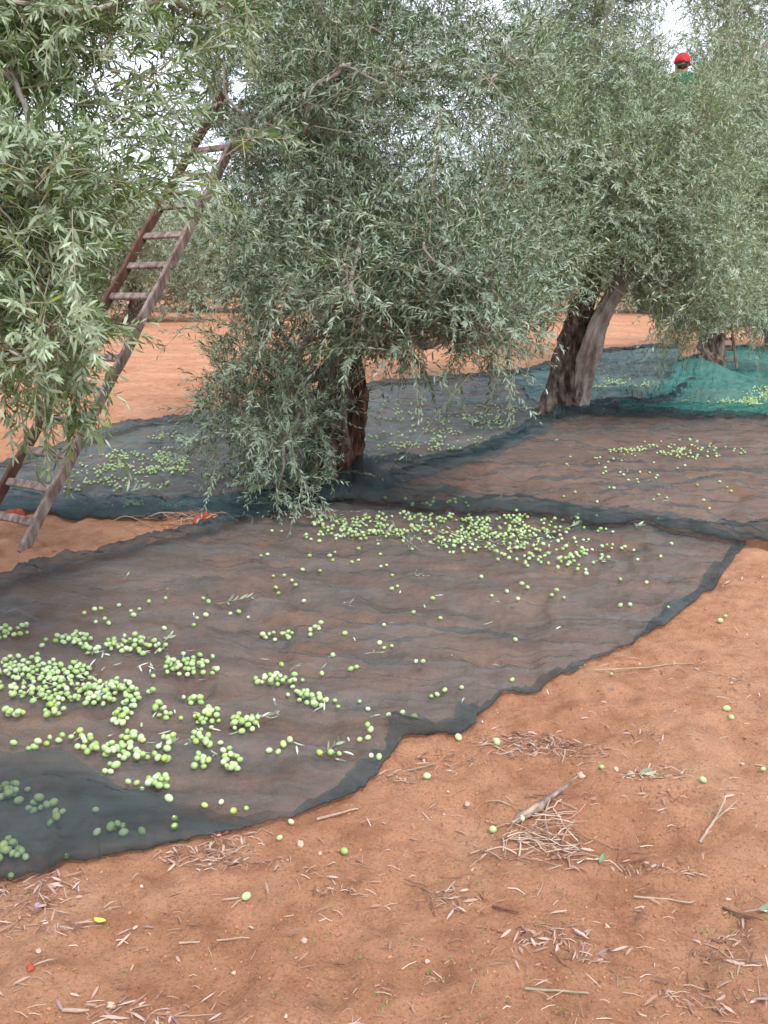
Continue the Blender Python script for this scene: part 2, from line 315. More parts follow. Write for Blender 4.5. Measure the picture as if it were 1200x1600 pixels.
def ex2(x, y): return 0.20 * np.exp(-((x - T1[0] - 0.24) ** 2 + (y - T1[1] - 0.02) ** 2) / 0.23 ** 2) + 0.03 + 0.10 * np.exp(-((x - T2[0]) ** 2 + (y - T2[1]) ** 2) / 0.3 ** 2)
net2, B_n2, _ = net('harvest_net', A2, FA2, B2, FB2, M_net2, 460, 200, 202, 'dark blue green net lying between the middle and the forked olive trunk', lift=0.01, amp=1.5, extra=ex2)
A3 = [(-300, 790), (-150, 765), (0, 728), (140, 684), (250, 664), (345, 648), (470, 622), (580, 604), (700, 596), (800, 588), (880, 582)]
FA3 = [(-300, 800), (-150, 775), (0, 742), (140, 697), (250, 672), (345, 655), (470, 630), (580, 610), (700, 602), (800, 593), (880, 587)]
B3 = [(-300, 800), (-150, 802), (0, 804), (100, 808), (200, 812), (290, 812), (395, 815), (560, 770), (690, 738), (790, 705), (862, 672)]
FB3 = [(-300, 780), (-150, 778), (0, 778), (100, 782), (200, 786), (290, 788), (388, 786), (560, 758), (690, 724), (790, 692), (850, 664)]
net3, B_n3, _ = net('harvest_net', A3, FA3, B3, FB3, M_net5, 420, 160, 303, 'long blue green net stretching behind the middle olive tree to the left', amp=1.3, lift=0.004)
A4 = [(800, 592), (870, 572), (930, 556), (990, 549), (1060, 549)]
B4 = [(868, 664), (930, 652), (985, 650), (1040, 640), (1095, 606)]
net4, B_n4, _ = net('harvest_net', A4, [(a, b + 4) for a, b in A4], B4, [(a - 6, b - 8) for a, b in B4], M_net4, 220, 120, 404, 'pale grey green net behind the forked olive tree', amp=2.2, lift=0.02, edge_noise=0.05)
A5 = [(1088, 585), (1098, 556), (1120, 550), (1200, 552), (1330, 556), (1500, 560)]
B5 = [(965, 652), (1040, 654), (1100, 656), (1200, 658), (1330, 662), (1500, 668)]
def ex5(x, y): return 0.25 * np.exp(-((x - T3[0] + 0.1) ** 2 + (y - T3[1]) ** 2) / 0.55 ** 2)
net5, B_n5, _ = net('harvest_net', A5, [(a, b + 3) for a, b in A5], B5, [(a, b - 9) for a, b in B5], M_net3, 260, 140, 505, 'bright teal net at the far right covered in a yellow green drift of olives', amp=2.6, lift=0.035, edge_noise=0.05, extra=ex5)

def cast(px, py, trees):
    o = Vector((0, 0, CH)); d = Vector(ray(px, py)).normalized(); best = None
    for t in trees:
        h = t.ray_cast(o, d)
        if h[0] is not None and (best is None or h[3] < best[3]): best = h
    if best: return np.array(best[0])
    p = gnd(px, py)
    for _ in range(6): p = gnd(px, py, float(gh(p[0], p[1])))
    return p
def drop(x, y, trees=()):
    z = float(gh(x, y))
    for t in trees:
        h = t.ray_cast(Vector((x, y, 3)), Vector((0, 0, -1)))
        if h[0] is not None: z = max(z, h[0].z)
    return z
NETS = [B_n1full, B_n2, B_n3, B_n4, B_n5]

# ------------------------------------------------------------------ foliage
def leaves(acc, base, d, nr, ln, wd, fine):
    n = len(base); d = nrm(d); nr = nrm(nr - d * np.sum(nr * d, 1, keepdims=True)); s = np.cross(nr, d)
    ln = ln[:, None]; wd = wd[:, None]
    if fine:
        c = ln * 0.13
        v = np.stack([base, base + d * ln * .28 - s * wd * .85 - nr * c * .05, base + d * ln * .28 + s * wd * .85 - nr * c * .05,
                      base + d * ln * .68 - s * wd * .9 - nr * c * .5, base + d * ln * .68 + s * wd * .9 - nr * c * .5, base + d * ln - nr * c * 1.4], 1)
        o = (np.arange(n) * 6)[:, None]
        # interleaved so each leaf stays one island; winding gives +nr as the upper face
        k = acc.n; acc.V.append(v.reshape(-1, 3)); acc.n += n * 6
        tri = np.concatenate([o + np.array([[0, 2, 1]]), o + np.array([[3, 4, 5]])], 0) if False else None
        q = o + np.array([[1, 2, 4, 3]]); t1 = o + np.array([[0, 2, 1]]); t2 = o + np.array([[3, 4, 5]])
        acc.F += [(q + k).ravel(), (t1 + k).ravel(), (t2 + k).ravel()]; acc.T += [np.full(n, 4), np.full(n, 3), np.full(n, 3)]
    else:
        m = base + d * ln * .48
        v = np.stack([base, m + s * wd, base + d * ln - nr * ln * .08, m - s * wd], 1)
        o = (np.arange(n) * 4)[:, None]; acc.add(v, o + np.array([[0, 1, 2, 3]]), 4)
def sprays(accL, accT, O, D, Ln, M, leaf=0.055, fine=False, droop=0.35, seed=0, tw=0.0016, twig=True, wf=0.095, upn=0.6):
    r = np.random.RandomState(seed); n = len(O); D = nrm(D); dr = droop * (0.4 + 1.2 * r.rand(n))[:, None]; Ln = Ln[:, None]
    if n > 1:
        kk = keepmask(O, D, Ln[:, 0], droop); O, D, Ln, dr = O[kk], D[kk], Ln[kk], dr[kk]; n = len(O)
    side = nrm(r.randn(n, 3)); bend = 0.25 * side
    def P(u): return O + D * Ln * u + (bend - np.array([0, 0, 1]) * dr) * Ln * u * u
    def Tn(u): return nrm(D + 2 * u * (bend - np.array([0, 0, 1]) * dr))
    ref = nrm(r.randn(n, 3)); 
    for k in range(M):
        pair = k // 2; u = 0.12 + 0.88 * (pair + 0.5) / (M / 2); u = u + 0.02 * r.randn()
        T = Tn(u); S = nrm(np.cross(T, ref)); Bn = np.cross(T, S)
        ph = (pair * 1.35 + (k % 2) * np.pi + r.uniform(-.35, .35, n))[:, None]; a = r.uniform(0.45, 1.05, n)[:, None] * (1.15 - 0.5 * u)
        ld = T * np.cos(a) + (S * np.cos(ph) + Bn * np.sin(ph)) * np.sin(a) - np.array([0, 0, 0.12])
        nr = T * 1.0 + np.array([0, 0, 1]) * upn + 0.45 * r.randn(n, 3)
        ln = leaf * (0.65 + 0.6 * r.rand(n)) * (1.0 - 0.35 * u ** 3)
        keep = r.rand(n) > 0.10
        leaves(accL, P(u)[keep], ld[keep], nr[keep], ln[keep], (ln * wf * (0.8 + 0.5 * r.rand(n)))[keep], fine)
    if twig and accT is not None:
        us = np.linspace(-0.15, 0.97, 5 if fine else 4); k = len(us); V = np.zeros((n, k, 3, 3))
        for q, u in enumerate(us):
            T = Tn(u); S = nrm(np.cross(T, ref)); Bn = np.cross(T, S); w_ = tw * (1.25 - 0.85 * max(u, 0))
            for c in range(3):
                V[:, q, c] = P(u) + S * w_ * math.cos(c * 2.094) + Bn * w_ * math.sin(c * 2.094)
        base = (np.arange(n) * k * 3)[:, None, None]; q, c = np.meshgrid(np.arange(k - 1), np.arange(3), indexing='ij'); c2 = (c + 1) % 3
        f = np.stack([q * 3 + c, q * 3 + c2, (q + 1) * 3 + c2, (q + 1) * 3 + c], -1).reshape(1, -1, 4)
        accT.add(V.reshape(-1, 3), (f + base).reshape(-1, 4), 4)

KEEP = [(270, 345, 16, 9), (250, 375, 26, 9), (238, 410, 30, 9), (215, 450, 30, 9), (190, 470, 20, 9), (345, 232, 14, 6.45), (320, 215, 10, 6.5), (377, 122, 14, 7.2), (366, 150, 12, 7.0), (352, 175, 10, 6.6), (300, 300, 5, 9),
        (870, 620, 40, 9.6), (900, 560, 34, 9.6), (925, 505, 26, 9.6), (962, 440, 14, 9.2), (990, 515, 30, 11), (1103, 575, 30, 15), (1140, 555, 32, 15), (1066, 96, 15, 12), (1073, 124, 8, 12), (550, 690, 18, 6.4),
        (215, 560, 26, 9), (290, 560, 28, 9), (680, 555, 16, 9), (640, 640, 26, 9), (740, 610, 26, 9), (590, 590, 12, 6.2), (620, 690, 40, 9), (230, 620, 40, 9)]
def keepmask(O, D, Ln, droop):
    D = nrm(D); ok = np.ones(len(O), bool)
    for u in (.0, .35, .7, 1.0):
        q = O + D * Ln[:, None] * u - np.array([0, 0, 1]) * droop * Ln[:, None] * u * u; px, py, dd = proj(q)
        for (kx, ky, kr, kd) in KEEP: ok &= ~((np.hypot(px - kx, py - ky) < kr + 30 / np.maximum(dd, .5)) & (dd < kd))
    return ok
def gnarl_trunk(acc, path, rad, seed, n=72, ridge=0.14, lump=0.34, flare=0.5):
    path = np.asarray(path, float); k_ = len(path); t_ = np.linspace(0, k_ - 1, k_ * 2); path = np.stack([np.interp(t_, np.arange(k_), path[:, c]) for c in range(3)], 1); rad = np.interp(t_, np.arange(k_), rad)
    m = len(path); T = nrm(np.gradient(path, axis=0)); th = np.arange(n) * 2 * np.pi / n
    V = np.zeros((m, n, 3)); ref = np.array([1., 0, 0])
    for i in range(m):
        S = ref - T[i] * (ref @ T[i]); S /= np.linalg.norm(S); B = np.cross(T[i], S); ref = S; h = i / (m - 1)
        tw = th + h * 1.2
        rr = rad[i] * (1 + ridge * np.sin(3 * tw + 1.7 * math.sin(h * 4 + seed)) + ridge * 0.7 * (1 - 2 * np.abs(np.sin(4.5 * tw + seed)))
             + lump * fbm(np.cos(tw) * 2 + 5, np.sin(tw) * 2 + h * 6 + seed, seed, 3) + (0.05 + lump * .5) * fbm(np.cos(tw) * 6 + 5, np.sin(tw) * 6 + h * 14, seed + 5, 4) + lump * .35 * (0.7 - np.abs(fbm(np.cos(tw) * 3 + 9, np.sin(tw) * 3 + h * 5, seed + 9, 2))))
        rr = rr + rad[0] * flare * max(0, 1 - h * 4) ** 2 * (0.6 + 0.6 * np.abs(np.sin(2.5 * th + seed)))
        V[i] = path[i] + np.outer(np.cos(th) * rr, S) + np.outer(np.sin(th) * rr, B)
    i, j = np.meshgrid(np.arange(m - 1), np.arange(n), indexing='ij'); j2 = (j + 1) % n
    acc.add(V, np.stack([i * n + j, i * n + j2, (i + 1) * n + j2, (i + 1) * n + j], -1), 4)
    acc.add(V[-1], [list(range(n))], n)

def make_tree(base, forks, clumps, label, group, leafmat, spc, M, leaf, fine, seed, bark=M_bark, trunks=(), slen=(0.2, 0.42), crown_extra=None, droop=0.2, wf=0.095, tw=0.0016, limb_r=0.055):
    """forks: world points where limbs may start; clumps: array (x,y,z,r)"""
    root = empty('olive_tree', base, label, 'tree', group); b = np.asarray(base); r = np.random.RandomState(seed)
    for path, rad, m_, kw in trunks:
        a = Acc(); gnarl_trunk(a, path, rad, seed + 3, **kw); link('trunk', a.mesh('trunk', b, True), m_, root)
    # limbs: grow from forks, each clump joins the nearest point already reached
    pts = [np.asarray(f) for f in forks]; par = [-1] * len(pts); own = list(range(len(pts)))
    C = clumps[np.argsort([min(np.linalg.norm(c[:3] - f) for f in pts[:len(forks)]) for c in clumps])]
    nk = {}
    for c in C:
        d = [np.linalg.norm(c[:3] - p) + 0.35 * max(0, p[2] - c[2]) * (i >= len(forks)) for i, p in enumerate(pts)]; i = int(np.argmin(d))
        pts.append(c[:3]); par.append(i); own.append(own[i] if i >= len(forks) else len(pts) - 1)
    wgt = [1.0] * len(pts)
    for i in range(len(pts) - 1, len(forks) - 1, -1): wgt[par[i]] += wgt[i]
    accs = {}
    for i in range(len(forks), len(pts)):
        p0, p1 = pts[par[i]], pts[i]; g_ = pts[par[par[i]]] if par[par[i]] >= 0 else p0 - np.array([0, 0, 0.5])
        L_ = np.linalg.norm(p1 - p0); t0 = nrm(p0 - g_) * L_; P = hermite(p0, t0 * .5, p1, nrm(p1 - p0 + 0.1 * r.randn(3)) * L_, 9)
        P[1:-1] += 0.012 * r.randn(7, 3) * min(L_, 1)
        r1 = limb_r * 0.13 * wgt[i] ** 0.5; r0 = min(limb_r * 0.14 * (wgt[i] + .6) ** 0.5, limb_r * 1.0)
        a = accs.setdefault(own[i], Acc()); tube(a, P, np.linspace(r0, min(r1, r0), 9), 8, 0.18, i)
    for a in accs.values(): link('branch', a.mesh('branch', b, True), M_barks, root)
    aL, aT = Acc(), Acc()
    O, D, Ln = [], [], []
    for (x, y, z, cr_) in clumps:
        n = max(3, int(spc * (cr_ / 0.4) ** 2)); q = nrm(r.randn(n, 3)); rad = cr_ * r.rand(n)[:, None] ** 0.6
        o = np.array([x, y, z]) + q * rad * np.array([1, 1, .85]) * 0.85
        O.append(o); D.append(q * 0.8 + 0.55 * r.randn(n, 3) + np.array([0, 0, 0.45])); Ln.append(r.uniform(slen[0], slen[1], n))
    sprays(aL, aT, np.concatenate(O), np.concatenate(D), np.concatenate(Ln), M, leaf, fine, droop, seed + 9, tw, True, wf)
    if crown_extra: crown_extra(aL, aT)
    link('crown', aL.mesh('crown', b), leafmat, root)
    link('twigs', aT.mesh('twigs', b), M_twig, root)
    return root
def fill(vols, n, rmin, rmax, seed, gaps=(), mind=0.22):
    """clump centres inside ellipsoids given as (px,py,rx,ry,depth,half depth,weight)"""
    r = np.random.RandomState(seed); W = np.array([v[6] for v in vols], float); W /= W.sum(); out_ = []; tries = 0
    while len(out_) < n and tries < n * 60:
        tries += 1; v = vols[r.choice(len(vols), p=W)]; q = r.randn(3); q = q / np.linalg.norm(q) * r.rand() ** (1 / 3)
        dep = v[4] + q[2] * v[5]; px = v[0] + q[0] * v[2] * v[4] / dep; py = v[1] + q[1] * v[3]
        P = at(px, py, dep); cr_ = r.uniform(rmin, rmax)
        if P[2] < 0.12: continue
        bad = False
        for (gx_, gy_, gr_) in gaps:
            if math.hypot(px - gx_, py - gy_) < gr_ + cr_ * F / dep * 0.55: bad = True
        if bad: continue
        if any(np.linalg.norm(P - np.array(c[:3])) < mind for c in out_): continue
        out_.append((*P, cr_))
    return np.array(out_)
GR = 'olive trees of the grove'
GAPS = [(190, 100, 40), (250, 200, 45), (290, 235, 20), (150, 160, 20), (712, 245, 20), (770, 200, 12), (620, 225, 6), (1030, 30, 42), (880, 15, 10)]
def soilpt(P): return np.array([P[0], P[1], float(gh(P[0], P[1])) - 0.03])

# --- middle tree
b1 = soilpt(T1)
tp1 = hermite(b1, (0.1, 0, .8), at(538, 560, 6.0), (0.05, 0, 0.6), 30)
rd1 = np.interp(np.linspace(0, 1, 30), [0, .25, .6, 1], [0.20, 0.16, 0.135, 0.12])
tp1b = hermite(b1 + np.array([0.12, -0.02, 0]), (0.12, 0, 0.6), at(556, 560, 5.95), (-0.1, 0, 0.6), 24)
c1 = fill([(590, 170, 265, 290, 6.1, 1.2, 3.2), (470, 90, 110, 170, 6.0, 1.0, .9), (395, 110, 60, 190, 7.1, .35, .5), (600, 400, 265, 150, 5.8, 1.2, 1.9), (415, 590, 85, 150, 5.9, .5, 0.9), (455, 690, 55, 90, 5.75, .3, .35), (730, 480, 130, 85, 5.7, .8, 0.75), (590, -260, 240, 250, 6.3, 1.3, 1.4)], 270, .22, .38, 11,
          GAPS + [(560, 690, 45), (650, 760, 90), (300, 780, 60), (480, 830, 45), (800, 700, 80), (290, 250, 20), (235, 420, 35), (270, 340, 25)], 0.17)
def extra1(aL, aT):
    r = np.random.RandomState(5)
    # basal suckers round the foot of the trunk
    n = 150; th = r.rand(n) * 6.28; rad = r.uniform(.1, .3, n)
    O = np.stack([b1[0] - 0.32 + np.cos(th) * rad * 1.1, b1[1] - 0.12 + np.sin(th) * rad * .8, np.full(n, 0.03) + r.rand(n) * .1], 1)
    D = np.stack([np.cos(th) * .35, np.sin(th) * .3, np.ones(n)], 1) + .2 * r.randn(n, 3)
    sprays(aL, aT, O, D, r.uniform(.15, .42, n), 24, .042, False, .25, 51, .0018, True)
    n = 260; px = r.uniform(360, 850, n); py = r.uniform(60, 560, n); dd = r.uniform(4.9, 5.7, n)
    O = np.array([at(a, b_, c) for a, b_, c in zip(px, py, dd)]); D = np.stack([r.uniform(-.8, .8, n), r.uniform(-.5, .2, n), r.uniform(-.7, .8, n)], 1)
    sprays(aL, aT, O, D, r.uniform(.35, .75, n), 36, .055, True, .3, 57, .002, True)
    # long hanging shoots on the right and front
    n = 95; px = r.uniform(540, 850, n); py = r.uniform(430, 560, n); dd = r.uniform(5.0, 5.9, n)
    O = np.array([at(a, b_, c) for a, b_, c in zip(px, py, dd)]); D = np.stack([r.uniform(-.5, .8, n), r.uniform(-.5, .2, n), r.uniform(-.5, .2, n)], 1)
    sprays(aL, aT, O, D, r.uniform(.3, .6, n), 34, .055, True, .35, 52, .002, True)
tree1 = make_tree(b1, [at(538, 565, 6.0), at(560, 470, 6.0), at(575, 330, 6.1)], c1, 'big middle olive tree with foliage hanging to the ground on its left side', GR, M_leafB, 60, 32, .050, False, 21, slen=(.2, .58),
    trunks=[(tp1, rd1, M_bark, dict(flare=.55)), (tp1b, np.interp(np.linspace(0, 1, 24), [0, .3, .8, 1], [.11, .075, .06, .03]), M_heart, dict(flare=.5, lump=.7, ridge=.3)),
            (hermite(tp1[-1] - [0, 0, .05], (0, 0, .6), at(575, 330, 6.1), (0, 0, .6), 20), np.linspace(.12, .07, 20), M_barks, dict(flare=0, lump=.1, ridge=.04))], crown_extra=extra1)

# --- forked tree on the right
b2 = soilpt(T2)
lt = hermite(soilpt(gnd(872, 652)), (0.02, 0, .9), at(912, 478, 9.05), (.3, 0, .7), 34)
lrd = np.interp(np.linspace(0, 1, 34), [0, .3, .6, 1], [.20, .145, .12, .12])
rt = np.concatenate([hermite(soilpt(gnd(897, 650)), (0.06, 0, .8), at(932, 515, 8.95), (.25, 0, .7), 22), hermite(at(932, 515, 8.95), (.2, 0, .5), at(975, 420, 8.9), (.12, 0, .5), 14)[1:], hermite(at(975, 420, 8.9), (.12, 0, .5), at(1005, 320, 8.9), (.2, 0, .5), 12)[1:]])
rrd = np.interp(np.linspace(0, 1, len(rt)), [0, .1, .45, .75, 1], [.125, .10, .088, .07, .05])
c2 = fill([(950, 210, 190, 270, 9.1, 1.5, 3), (850, 430, 95, 110, 8.5, 1.0, .8), (1060, 400, 120, 120, 9.1, 1.2, .9), (980, -200, 190, 220, 9.2, 1.5, 1.2), (1090, 120, 110, 120, 9.4, 1, .4)], 225, .28, .46, 12,
          [(1030, 30, 40), (715, 245, 20), (800, 205, 12), (935, 560, 45), (980, 500, 28), (1068, 110, 14), (760, 540, 40), (900, 610, 50), (885, 530, 42), (880, 600, 40), (950, 470, 30)], 0.23)
def extra2(aL, aT):
    r = np.random.RandomState(16); n = 280; px = r.uniform(790, 1180, n); py = r.uniform(30, 500, n); dd = r.uniform(7.6, 8.6, n)
    O = np.array([at(a, b_, c) for a, b_, c in zip(px, py, dd)]); D = np.stack([r.uniform(-.8, .8, n), r.uniform(-.5, .2, n), r.uniform(-.6, .9, n)], 1)
    sprays(aL, aT, O, D, r.uniform(.4, .9, n), 36, .06, False, .3, 58, .0024, True)
    r = np.random.RandomState(6); n = 110; px = r.uniform(790, 1090, n); py = r.uniform(400, 500, n); dd = r.uniform(8.2, 9.4, n)
    k = (np.abs(px - 950) > 55); px, py, dd = px[k], py[k], dd[k]; n = len(px)
    O = np.array([at(a, b_, c) for a, b_, c in zip(px, py, dd)]); D = np.stack([r.uniform(-.5, .5, n), r.uniform(-.4, .2, n), r.uniform(-.7, 0, n)], 1)
    sprays(aL, aT, O, D, r.uniform(.3, .6, n), 30, .06, False, .35, 53, .0022, True)
tree2 = make_tree(b2, [lt[-1], rt[-1], rt[34], at(960, 300, 9.1)], c2, 'olive tree with a forked trunk, one stem smooth and pale, the other dark and gnarled', GR, M_leafC, 62, 32, .056, False, 22, slen=(.22, .6),
    trunks=[(lt, lrd, M_bark, dict(flare=.5, lump=.5, ridge=.2)), (rt, rrd, M_barks, dict(flare=.5, lump=.38, ridge=.10)),
            (hermite(lt[-1] - [0, 0, .05], (.1, 0, .6), at(960, 300, 9.1), (0, 0, .6), 20), np.linspace(.10, .05, 20), M_bark, dict(flare=0, lump=.1, ridge=.04))], crown_extra=extra2)

# --- third tree, picked by the person
b3 = soilpt(T3)
c3 = fill([(1150, 300, 150, 230, 12.8, 1.4, 2.5), (1095, 440, 60, 60, 12.6, .6, .35), (1170, 430, 80, 70, 12.8, 1, .5), (1150, -80, 150, 170, 13, 1.4, .8)], 150, .42, .65, 13, [(1066, 125, 22), (1150, 585, 30), (1030, 30, 40), (1000, 510, 40)], 0.36)
tree3 = make_tree(b3, [at(1112, 520, 12.2), at(1130, 400, 12.4)], c3, 'olive tree behind the forked one, with a ladder and a picker in its crown', GR, M_leafD, 40, 28, .072, False, 23,
    trunks=[(hermite(b3, (0.1, 0, 1), at(1112, 520, 12.2), (0, 0, 1), 26), np.interp(np.linspace(0, 1, 26), [0, .4, 1], [.2, .15, .13]), M_bark, dict(flare=.45, lump=.45, ridge=.2)),
            (hermite(at(1112, 522, 12.2), (.1, 0, .7), at(1130, 400, 12.4), (0, 0, .7), 14), np.linspace(.12, .07, 14), M_barks, dict(flare=0))], slen=(.3, .55), tw=.003, wf=.1)
# --- fourth tree at right edge
b4 = soilpt(T4)
c4 = fill([(1225, 360, 120, 150, 17, 1.8, 2), (1215, 470, 80, 40, 17, 1.5, .5)], 50, .5, .8, 14, [], 0.5)
make_tree(b4, [at(1212, 470, 17)], c4, 'olive tree at the right edge beyond the teal net, mostly cut off by the frame', GR, M_leafD, 22, 20, .11, False, 24,
    trunks=[(hermite(b4, (0, 0, 1), at(1212, 470, 17), (0, 0, 1), 20), np.linspace(.2, .14, 20), M_bark, dict(lump=.3))], slen=(.35, .6), tw=.004, wf=.1)

# --- near tree at the left, trunk out of frame
b0 = soilpt(np.array([-2.35, 3.0, 0]))
c0 = fill([(60, 60, 190, 130, 3.5, .6, 1.5), (170, 20, 110, 50, 3.7, .5, .3), (70, 330, 170, 110, 3.1, .5, 2.1), (50, 500, 110, 120, 3.05, .4, .85), (-250, 250, 220, 450, 3.2, .9, 1.8), (100, -250, 280, 200, 3.7, .8, 1.2), (330, 20, 50, 40, 3.9, .3, .15), (240, 350, 60, 60, 3.2, .3, .45)], 175, .15, .26, 15,
          [(205, 110, 62), (265, 195, 55), (140, 165, 32), (310, 230, 25), (230, 440, 22), (250, 560, 50), (30, 760, 60), (175, 690, 25), (205, 620, 20), (225, 440, 42), (265, 375, 30), (320, 260, 34), (350, 180, 30), (375, 110, 14), (170, 560, 12)], 0.12)
def extra0(aL, aT):
    r = np.random.RandomState(8)
    spec = [(250, 330, 3.0, (.75, .0, .35), .30), (240, 370, 2.9, (.85, 0, .10), .34), (220, 300, 3.1, (.8, .1, .45), .33), (250, 320, 2.9, (.9, .1, .25), .3), (230, 350, 3.0, (.6, 0, .0), .36), (200, 330, 3.0, (.8, 0, .0), .42),
            (150, 470, 2.9, (.6, 0, .35), .28), (100, 520, 2.9, (.8, 0, .1), .3), (120, 560, 2.9, (.7, 0, -.05), .25), (60, 560, 2.9, (.6, 0, -.3), .3), (20, 600, 2.9, (.5, 0, -.5), .25), (90, 600, 2.9, (.6, 0, -.3), .22), (120, 480, 3.0, (.7, 0, .25), .3),
            (0, 560, 2.8, (.6, 0, -.1), .4), (170, 300, 3.1, (.5, 0, .6), .3), (120, 200, 3.2, (.7, 0, .5), .35), (60, 150, 3.3, (.8, 0, .2), .4), (330, 60, 3.6, (.3, 0, -.6), .3), (300, 30, 3.6, (.5, 0, -.5), .35)]
    for _ in range(46):
        yy = r.uniform(0, 345); spec.append((r.uniform(140, 250), yy, r.uniform(3.0, 3.5), (r.uniform(.5, .9), r.uniform(-.2, .2), r.uniform(-.1, .6)), r.uniform(.2, .34)))
    for _ in range(30): spec.append((r.uniform(20, 130), r.uniform(480, 640), r.uniform(2.8, 3.1), (r.uniform(-.2, .8), r.uniform(-.3, .2), r.uniform(-.6, .2)), r.uniform(.15, .28)))
    for _ in range(105): spec.append((r.uniform(60, 400), r.uniform(-60, 290), r.uniform(3.4, 4.4), (r.uniform(-.6, .8), r.uniform(-.5, .5), r.uniform(-.9, .5)), r.uniform(.2, .4)))
    spec += [(285, 340, 3.0, (.8, 0, .32), .24), (280, 350, 3.0, (.9, 0, .12), .26), (290, 330, 3.05, (.75, 0, .5), .22), (270, 360, 2.95, (.9, 0, 0), .27), (200, 400, 2.95, (.5, 0, -.2), .28), (160, 460, 2.9, (.6, 0, .3), .22)]
    O = np.array([at(a, b_, c) for a, b_, c, d, l in spec]); D = np.array([s_[3] for s_ in spec], float); Ln = np.array([s_[4] for s_ in spec])
    sprays(aL, aT, O, D, Ln, 28, .054, True, .25, 61, .0022, True, .1, .2)
tree0 = make_tree(b0, [b0 + np.array([.1, .05, 1.3]), b0 + np.array([.25, .1, 1.9]), b0 + np.array([.7, .15, 1.6])], c0, 'nearest olive tree at the left, long leafy shoots reaching in front of the wooden ladder', GR, M_leafA, 92, 26, .050, True, 25,
    trunks=[(hermite(b0, (.1, 0, 1), b0 + np.array([.1, .05, 1.3]), (0, 0, 1), 26), np.linspace(.2, .14, 26), M_bark, dict()), (hermite(b0 + np.array([.1, .05, 1.28]), (.1, 0, .5), b0 + np.array([.25, .1, 1.9]), (.1, 0, .5), 12), np.linspace(.12, .06, 12), M_barks, dict(flare=0, lump=.1, ridge=.05)),
            (hermite(b0 + np.array([.1, .05, 1.2]), (.4, 0, .2), b0 + np.array([.7, .15, 1.6]), (.3, 0, .2), 12), np.linspace(.07, .03, 12), M_barks, dict(flare=0, lump=.1, ridge=.05))],
    slen=(.14, .30), crown_extra=extra0, droop=.3, limb_r=.02, wf=.088)

# --- background trees of the grove
bgt = [(-190, 492, 1.0, 'far olive tree beyond the left edge'), (70, 500, 1.05, 'far olive tree behind the lower rungs of the big ladder'), (215, 503, 1.0, 'second row olive tree seen straight through the rungs of the big ladder'), (310, 486, 1.15, 'far olive tree just right of the big ladder in the second row'), (400, 486, 1.0, 'far olive tree behind the left side of the middle tree'),
       (560, 484, .95, 'far olive tree straight behind the middle tree'), (700, 490, 1.0, 'far olive tree left of the forked trunk, over the bare red soil'), (830, 482, 1.05, 'far olive tree just behind the dark gnarled stem'), (1010, 488, 1.1, 'far olive tree seen in the gap right of the pale smooth stem'), (1150, 480, 1.0, 'far olive tree behind the second ladder'), (1330, 490, 1.1, 'far olive tree beyond the right edge of the teal net'),
       (160, 462, 1.2, 'distant olive tree in the back row at the left'), (330, 464, 1.15, 'distant olive tree in the back row between ladder and middle tree'), (620, 463, 1.1, 'distant olive tree in the back row behind the middle tree'), (780, 465, 1.2, 'distant olive tree in the back row left of the forked tree'), (930, 463, 1.2, 'distant olive tree in the back row behind the fork'), (1090, 464, 1.1, 'distant olive tree in the back row at the right')]
for k, (px, py, s_, lab) in enumerate(bgt):
    P = soilpt(gnd(px, py)); d = P[1]; r = np.random.RandomState(300 + k); n = 44; cl_ = []
    for _ in range(n):
        q = r.randn(3); q = q / np.linalg.norm(q) * r.rand() ** .4; H = 4.6 * s_
        cl_.append((P[0] + q[0] * 2.7 * s_, P[1] + q[1] * 2.2, H * .45 + q[2] * H * .44, r.uniform(.75, 1.15)))
    cl_ = np.array(cl_); cl_ = cl_[cl_[:, 2] > .42]
    make_tree(P, [P + np.array([0, 0, 1.3])], cl_, lab, 'far olive trees behind the nets', M_leafD, 9.5, 20, .13 if d < 40 else .18, False, 400 + k,
              trunks=[(hermite(P, (r.uniform(-.3, .3), 0, 1), P + np.array([0, 0, 1.3]), (0, 0, 1), 12), np.linspace(.28, .18, 12), M_bark, dict(n=16))], slen=(.5, .9), tw=.007, wf=.13, limb_r=.09)

# ------------------------------------------------------------------ ladders
def box_between(acc, p, q, w_, t_, side, bev=0.15):
    p, q, side = map(lambda v: np.asarray(v, float), (p, q, side)); d = nrm(q - p); s = nrm(side - d * (side @ d)); u = np.cross(d, s)
    L_ = np.linalg.norm(q - p); n = max(2, int(L_ / 0.12)); pr = []
    c = bev * min(w_, t_)
    prof = [(w_ / 2 - c, -t_ / 2), (w_ / 2, -t_ / 2 + c), (w_ / 2, t_ / 2 - c), (w_ / 2 - c, t_ / 2), (-w_ / 2 + c, t_ / 2), (-w_ / 2, t_ / 2 - c), (-w_ / 2, -t_ / 2 + c), (-w_ / 2 + c, -t_ / 2)]
    V = []
    for i in range(n + 1):
        o = p + (q - p) * i / n + (s * .004 * math.sin(i * 1.7 + p[0] * 9) + u * .003 * math.sin(i * 1.1 + 2)) * (n > 3)
        for a, b_ in prof: V.append(o + s * a + u * b_)
    F4 = [[i * 8 + j, i * 8 + (j + 1) % 8, (i + 1) * 8 + (j + 1) % 8, (i + 1) * 8 + j] for i in range(n) for j in range(8)]
    acc.add(V, F4, 4); V = np.array(V); acc.add(V[:8], [list(range(7, -1, -1))], 8); acc.add(V[-8:], [list(range(8))], 8)
